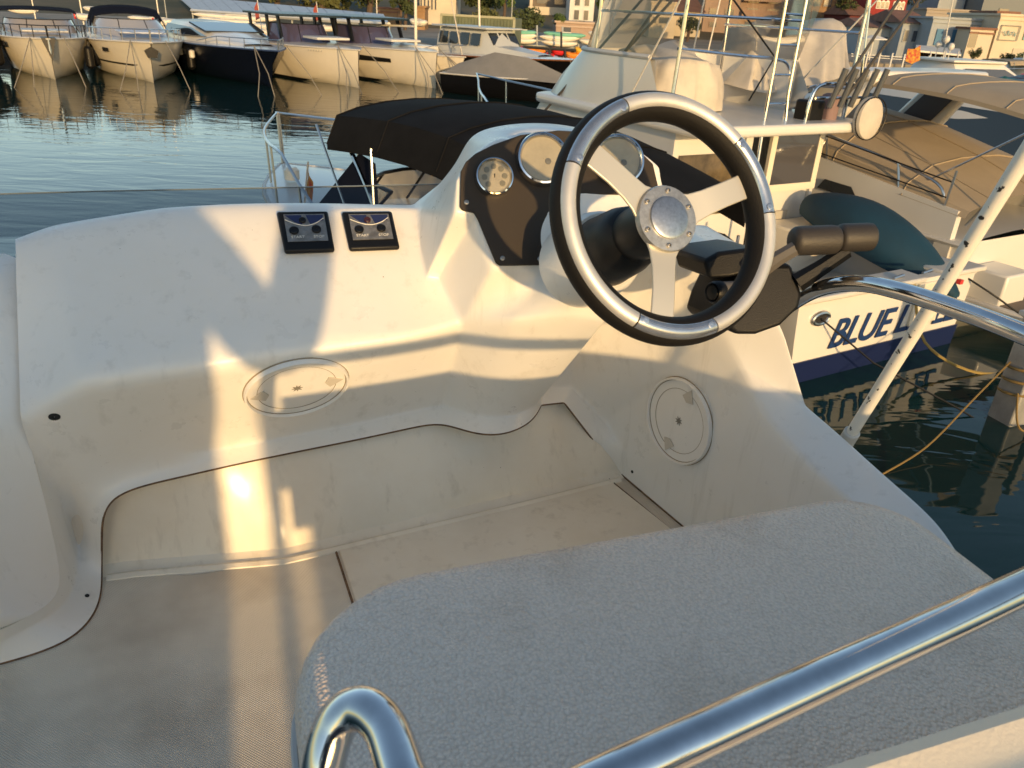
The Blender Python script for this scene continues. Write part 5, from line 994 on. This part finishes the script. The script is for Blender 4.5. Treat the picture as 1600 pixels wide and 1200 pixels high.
building('cream_house', 'sunlit cream house with a lettered frame sign at the right edge', 1542, 1625, 26, 100, 62, W_cream, W_cream, [(.52, .60, .52, .72, 's')], shut=S_teal)
bc = bpy.data.objects['cream_house']; bw = math.hypot((pt(1625, 100, 62)-pt(1542, 100, 62)).x, (pt(1625, 100, 62)-pt(1542, 100, 62)).y)
sg_ = MB(); x0 = -bw/2+.25
for p_, q_ in (((x0, 1.7), (x0+1.5, 1.7)), ((x0, 2.75), (x0+1.5, 2.75)), ((x0, 1.7), (x0, 2.75)), ((x0+1.5, 1.7), (x0+1.5, 2.75))): sg_.tube([(p_[0], -.12, p_[1]), (q_[0], -.12, q_[1])], .035, 6)
sgo = sg_.build('sign_frame', mat('sign_grey', (.25, .24, .2), .6), bc)
sc_ = MB(); wob = [Vector((x0+.2+.11*k+.05*math.sin(k*2.4), -.14, 2.2+.17*math.sin(k*1.9)+.05*math.cos(k*3.1))) for k in range(11)]; sc_.tube(arc_pts(wob, 4), .028, 5); sc_.build('script_lettering', mat('sign_teal', (.16, .30, .32), .6), sgo)
MB().box((bw*.02, -.03, .75), (1.0, .06, .8)).build('door_panel', mat('door_beige', (.42, .38, .30), .7), bc)
building('roof_room', 'small cream rooftop room with tiled edge above the cream house', 1556, 1588, 21, 30, 63, W_cream, R_tile, [(.0, .3, .1, .8)], depth=4)
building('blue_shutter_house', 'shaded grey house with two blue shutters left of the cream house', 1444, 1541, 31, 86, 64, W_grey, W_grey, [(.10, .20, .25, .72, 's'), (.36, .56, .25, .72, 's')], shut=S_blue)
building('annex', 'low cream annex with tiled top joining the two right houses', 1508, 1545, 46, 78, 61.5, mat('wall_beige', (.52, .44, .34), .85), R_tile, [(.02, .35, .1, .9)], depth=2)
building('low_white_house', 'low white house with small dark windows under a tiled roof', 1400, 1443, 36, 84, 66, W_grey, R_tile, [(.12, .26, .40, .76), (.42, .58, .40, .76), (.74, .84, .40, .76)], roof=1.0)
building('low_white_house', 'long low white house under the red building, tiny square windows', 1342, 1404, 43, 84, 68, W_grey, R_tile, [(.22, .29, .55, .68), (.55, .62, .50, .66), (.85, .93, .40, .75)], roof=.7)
building('red_building', 'dark red building with two sets of white arched windows', 1352, 1408, -22, 42, 90, W_red, R_tile, [(.18, .26, .45, .60, 'a'), (.30, .38, .45, .60, 'a'), (.42, .50, .45, .60, 'a'), (.64, .71, .45, .60, 'a'), (.75, .82, .45, .60, 'a'), (.86, .93, .45, .60, 'a')], wframe=mat('white_trim', (.65, .6, .52), .7))
rb = bpy.data.objects['red_building']; 
for x, z, r_ in ((1.4, 1.9, .28), (.0, .9, .26)): MB().tube([Vector((x+r_*math.cos(a), -.12, z+r_*math.sin(a))) for a in [2*math.pi*k/16 for k in range(16)]], .07, 6, closed=True).build('round_emblem', mat('white_trim', (.65, .6, .52), .7), rb)
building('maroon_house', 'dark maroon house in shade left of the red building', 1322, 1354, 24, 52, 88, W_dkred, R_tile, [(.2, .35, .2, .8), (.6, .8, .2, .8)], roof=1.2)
building('modern_villa', 'grey flat roofed modern villa above the blue shutter house', 1462, 1535, -20, 22, 95, W_grey, W_grey, [(.55, .80, .15, .6)])
building('grey_block', 'plain dark grey block behind the cream house roof', 1528, 1640, -30, 34, 92, mat('wall_slate', (.17, .185, .19), .85), W_grey, [(.25, .38, .1, .3), (.28, .36, .6, .8)])
building('terrace_wall', 'beige terrace wall with pillars above the blue shutter house', 1445, 1530, 17, 30, 80, mat('wall_beige2', (.30, .26, .22), .85), mat('wall_beige2', (.30, .26, .22), .85), depth=3)
building('apartment_block', 'pink apartment block with stacked balconies behind the canvas covers', 1150, 1262, -30, 50, 100, W_pink, R_tile, [(.10, .25, .55, .7), (.38, .55, .55, .7), (.70, .9, .55, .7), (.10, .25, .28, .44), (.38, .55, .28, .44), (.70, .9, .28, .44), (.1, .25, .05, .18), (.4, .55, .05, .18)])
ab = bpy.data.objects['apartment_block']
for z in (1.7, 3.5, 5.4): MB().box((0, -.6, z), (9.2, 1.2, .14)).build('balcony', W_pink, ab); MB().box((0, -1.15, z+.4), (9.2, .06, .7)).build('parapet', mat('balcony_front', (.36, .24, .18), .85), ab)
building('stone_house', 'sunlit orange stone house beside the tall white pole', 1260, 1300, -20, 30, 96, W_stone, R_tile, [(.1, .4, .4, .7), (.55, .85, .4, .7)])
building('white_villa', 'white villa seen through the boat tower, brown awning at its side', 1012, 1052, 5, 62, 82, W_cream, W_cream, [(.35, .75, .45, .62), (.1, .25, .45, .62)])
building('villa_wing', 'cream villa wing with gabled roof behind the hedge', 1046, 1092, 18, 62, 86, W_cream, R_tile, [(.15, .3, .5, .7), (.55, .75, .5, .7)], roof=1.4)
building('tall_villa', 'tall cream building behind the white villa with vertical slats', 1025, 1080, -30, 22, 100, mat('wall_slats', (.48, .36, .24), .85, var=.2, vs=3, stretch=(6, 1, .2)), R_tile, [(.1, .2, .2, .8), (.4, .5, .2, .8), (.7, .8, .2, .8)])
building('pink_house', 'pink house with small windows right of the boat ladder', 1096, 1150, -5, 48, 92, W_pink, R_tile, [(.15, .35, .45, .65), (.6, .85, .45, .65), (.2, .4, .1, .25)], roof=1.0)
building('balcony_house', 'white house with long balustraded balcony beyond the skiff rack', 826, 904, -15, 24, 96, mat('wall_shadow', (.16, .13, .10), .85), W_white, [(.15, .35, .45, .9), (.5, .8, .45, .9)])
bh = bpy.data.objects['balcony_house']; MB().box((0, -1.0, .45), (6.4, .15, .9)).build('balustrade', W_cream, bh); MB().box((-2.9, -1.0, 1.6), (.35, .35, 3.4)).build('pillar', W_cream, bh); MB().box((1.6, -1.0, 1.6), (.2, .2, 3.4)).build('pillar', W_cream, bh)
building('bay_house', 'pale house with grey window bays right of the balcony house', 888, 926, -10, 40, 90, W_white, W_cream, [(.2, .4, .18, .48), (.6, .78, .18, .48), (.2, .4, .62, .85), (.6, .78, .62, .85)])
building('column_house', 'cream house with a row of thin columns above the green container', 656, 712, -20, 27, 78, W_cream, W_cream, [(.02+.1*k, .06+.1*k, .25, .95) for k in range(5)])
building('stone_wall_house', 'orange stone outbuilding left of the column house', 648, 664, 12, 42, 70, W_stone, W_stone, depth=3)
building('stone_lodge', 'orange stone lodge below the trees, behind the canopy end', 592, 622, 14, 36, 74, W_stone, R_tile, depth=3)
building('boat_house', 'pinkish low boat house with flat roof above the right end of the rack', 868, 985, 38, 56, 66, W_pink, mat('roof_pale', (.42, .32, .25), .8), [(.1, .2, .1, .8), (.5, .6, .1, .8)], depth=5)
building('rocky_terrace', 'brown stone terrace wall along the hillside at far left', -20, 215, 4, 16, 80, W_stone, M_conc, depth=3)
building('garden_wall', 'ochre garden wall between the trees above the canopy', 205, 300, 0, 12, 84, W_stone, M_conc, depth=3)
# quay railing and awning on the right
rl = thing('quay_railing', 'white posted railing along the right quay in front of the houses', 'railing', pz(1420, 108, .95))
o = rl.matrix_basis.translation
for k in range(10): u = 1335+k*19; a = pt(u, 92+k*1.3, 56); MB().box(a-o+Vector((0, 0, -.1)), (.09, .09, 1.3)).build('post', W_white, rl)
for dv in (-10, -4): MB().tube([pt(1330, 90+dv*.6, 56)-o, pt(1520, 103+dv*.6, 56)-o], .035, 6).build('rail', W_white, rl)
aw = thing('terrace_awning', 'white cafe awning stretched over a dark terrace left of the cream house', 'awning', pz(1470, 105, .95)); o = aw.matrix_basis.translation
MB().prism([pt(1432, 70, 60)-o, pt(1500, 76, 60)-o, pt(1502, 85, 57)-o, pt(1430, 78, 57)-o], (0, 0, -.12)).build('awning_sheet', M_white2, aw); 
for u in (1436, 1455, 1478, 1498): MB().tube([pt(u, 80, 57)-o, pt(u-3, 104, 57)-o], .05, 6).build('awning_post', M_white2, aw)
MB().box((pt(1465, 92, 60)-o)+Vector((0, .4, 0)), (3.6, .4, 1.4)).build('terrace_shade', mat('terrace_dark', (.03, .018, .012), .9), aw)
ub = thing('cafe_parasol', 'round white parasol standing on the right quay', 'parasol', pz(1366, 100, .95)); o = ub.matrix_basis.translation; c_ = pt(1366, 58, 58)-o
MB().lathe([(1.0, -.16), (.98, -.10), (.5, .05), (.02, .16)], at(c_, (0, 0, 1)), 16).build('shade', W_white, ub); MB().tube([c_, Vector((c_.x, c_.y, -.2))], .05, 6).build('pole', W_white, ub)

# ------------------------------------------------------------------ trees
M_leaf = [mat('leaf_dark', (.05, .065, .017), .8, var=.4, vs=1.5), mat('leaf_olive', (.10, .105, .03), .8, var=.4, vs=1.5), mat('leaf_pine', (.075, .115, .02), .8, var=.4, vs=1.5)]
M_bark = mat('bark', (.09, .06, .04), .9)
def tree(name, label, u, vb, vt, t, wpx, kind, seed, n=2200, cat='tree', squash=1.0):
    rnd = random.Random(seed); b = pt(u, vb, t); top = pt(u, vt, t).z; hgt = top-b.z; w_ = wpx/FPX*t
    o = thing(name, label, cat, b)
    tr = MB().tube([(0, 0, -1.0), (.05*w_, 0, hgt*.3), (-.02*w_, 0, hgt*.6), (0, .0, hgt*.85)], [.06*w_, .05*w_, .035*w_, .01], 8)
    for k in range(5): a = rnd.uniform(0, 6.28); z = hgt*rnd.uniform(.3, .55); tr.tube([(0, 0, z), (.3*w_*math.cos(a), .3*w_*math.sin(a), z+.2*hgt)], [.03*w_, .008], 6)
    tr.build('trunk', M_bark, o)
    cl_ = []
    for k in range(16):
        a = rnd.uniform(0, 6.28); r_ = rnd.random()**.5*.38*w_; z = lerp(.32, .9, rnd.random())*hgt; sc2 = 1-.5*abs(z/hgt-.55); cl_.append((Vector((r_*math.cos(a)*sc2, r_*math.sin(a)*sc2, z)), rnd.uniform(.10, .19)*w_))
    m = MB()
    for k in range(n):
        c0, r0 = rnd.choice(cl_); d = Vector((rnd.gauss(0, 1), rnd.gauss(0, 1), rnd.gauss(0, 1)*squash)).normalized()*r0*rnd.uniform(.55, 1.1); p = c0+d
        s_ = w_*.022*rnd.uniform(.7, 1.5); x = Vector((rnd.gauss(0, 1), rnd.gauss(0, 1), rnd.gauss(0, 1))).normalized(); y = x.orthogonal().normalized(); i0 = len(m.v)
        m.v += [tuple(p+x*s_*1.4), tuple(p+y*s_), tuple(p-x*s_*1.4), tuple(p-y*s_)]; m.f.append((i0, i0+1, i0+2, i0+3))
    me = bpy.data.meshes.new('crown'); me.from_pydata(m.v, [], m.f); me.materials.append(M_leaf[kind]); co = bpy.data.objects.new('crown', me); C.objects.link(co); co.parent = o
    return o
T_ = [('olive tree at far left above the canopy roof', 430, 14, -40, 80, 90, 1), ('broad olive tree over the canopy\'s middle', 500, 20, -45, 82, 110, 1), ('olive tree above the canopy\'s right end', 575, 22, -45, 80, 90, 0), ('dark cypress like tree left of the column house', 632, 44, -40, 68, 50, 0),
      ('rounded dark pine right of the column house', 750, 28, -40, 78, 80, 0), ('pine by the flag mast behind the container', 786, 34, -40, 74, 44, 2), ('bright rounded pine beside the bay house', 944, 28, -28, 72, 56, 2), ('small tree on the brown bank at far left', 250, 4, -40, 84, 70, 1), ('tree on the bank above the left cruisers', 120, 0, -45, 88, 90, 1), ('leafy tree behind the red building', 1425, 32, -40, 92, 44, 0), ('dark leafy tree left of the maroon house', 1315, 40, -40, 90, 50, 0), ('tree behind the stone house', 1300, 26, -50, 104, 60, 0), ('olive tree above the first bank', 330, 4, -50, 86, 100, 0), ('tree at the extreme left of the bank', 20, -2, -50, 90, 80, 1), ('pine between balcony house and bay house', 690, 4, -50, 100, 70, 0)]
for i, (lab, u, vb, vt, t, wp, k) in enumerate(T_): tree('tree', lab, u, vb, vt, t, wp, k, 100+i)
B_ = [('wide dark hedge bush above the mint skiffs', 822, 46, 18, 64, 62, 0), ('round bush right of the wide dark hedge', 872, 40, 24, 66, 30, 2), ('dark hedge in front of the villa wing', 1074, 54, 28, 76, 44, 0), ('dark shrub beside the cream house\'s lower wall', 1518, 94, 76, 58, 26, 0), ('shrub in front of the cream house door', 1572, 104, 84, 56, 30, 0), ('leafy shrub at the right edge below the shutter', 1600, 106, 82, 55, 40, 2), ('low scrub between the container and the trees', 760, 36, 20, 70, 60, 1), ('bush under the pine between houses', 905, 48, 34, 68, 26, 0)]
for i, (lab, u, vb, vt, t, wp, k) in enumerate(B_): tree('bush', lab, u, vb, vt, t, wp, k, 300+i, 1500, 'bush')
# masts beyond the left row
for i, (u, t, lab) in enumerate(((62, 52, 'thin white mast behind the navy bimini'), (135, 50, 'thin white mast between the two left cruisers'), (253, 49, 'white mast behind the navy yacht'), (590, 56, 'thin pole with a red pennant above the canopy'), (798, 60, 'grey lamp pole at the rack\'s left end'), (265, 60, 'far thin mast right of the white one'))):
    b = pz(u, 60, .5) if False else pt(u, 60, t); o_ = thing('mast', lab, 'mast', b); MB().tube([(0, 0, -1.5), (0, 0, 5)], [.045, .03], 8).build('pole', M_cream if i < 4 else M_rack, o_); MB().tube([(-.4, 0, 4), (.4, 0, 4)], .02, 6).build('spreader', M_rack, o_)
# ------------------------------------------------------------------ the person taking the picture (outside the frame; throws the shade on the dash)
def person():
    J = dict(pelvis=(-.25, -.42, -.55), belly=(-.21, -.41, -.40), chest=(-.25, -.40, -.20), neck=(-.26, -.38, -.02), head=(-.25, -.34, .10), crown=(-.25, -.35, .20),
             shR=(-.11, -.40, -.09), elR=(.04, -.34, -.32), wrR=(.125, -.16, -.10), haR=(.125, -.10, -.03),
             shL=(-.43, -.40, -.09), elL=(-.47, -.25, -.30), wrL=(-.22, -.13, -.12), haL=(-.14, -.10, -.06),
             hiR=(-.20, -.42, -.60), knR=(-.19, -.38, -.84), anR=(-.19, -.42, -1.0), toR=(-.18, -.30, -1.02),
             hiL=(-.34, -.42, -.60), knL=(-.36, -.38, -.84), anL=(-.37, -.42, -1.0), toL=(-.38, -.30, -1.02))
    rad = dict(pelvis=.15, belly=.15, chest=.155, neck=.06, head=.095, crown=.06, shR=.075, elR=.062, wrR=.055, haR=.05, shL=.07, elL=.05, wrL=.04, haL=.045, hiR=.09, knR=.065, anR=.045, toR=.04, hiL=.09, knL=.065, anL=.045, toL=.04)
    ks = list(J); E_ = [('pelvis', 'belly'), ('belly', 'chest'), ('chest', 'neck'), ('neck', 'head'), ('head', 'crown'), ('chest', 'shR'), ('shR', 'elR'), ('elR', 'wrR'), ('wrR', 'haR'), ('chest', 'shL'), ('shL', 'elL'), ('elL', 'wrL'), ('wrL', 'haL'), ('pelvis', 'hiR'), ('hiR', 'knR'), ('knR', 'anR'), ('anR', 'toR'), ('pelvis', 'hiL'), ('hiL', 'knL'), ('knL', 'anL'), ('anL', 'toL')]
    me = bpy.data.meshes.new('person'); me.from_pydata([(x, y, z+H) for x, y, z in J.values()], [(ks.index(a), ks.index(b)) for a, b in E_], [])
    o = bpy.data.objects.new('person', me); C.objects.link(o); o.rotation_euler = (0, 0, YAW)
    o.modifiers.new('skin', 'SKIN'); sv = me.skin_vertices[0].data
    for i, k in enumerate(ks): sv[i].radius = (rad[k], rad[k]); sv[i].use_root = (k == 'pelvis')
    s_ = o.modifiers.new('sub', 'SUBSURF'); s_.levels = 2; s_.render_levels = 2
    me.materials.append(mat('dark_clothes', (.05, .06, .09), .9))
    tag(o, 'person in dark clothes behind the camera whose shadow falls on the dash', 'person')
person()
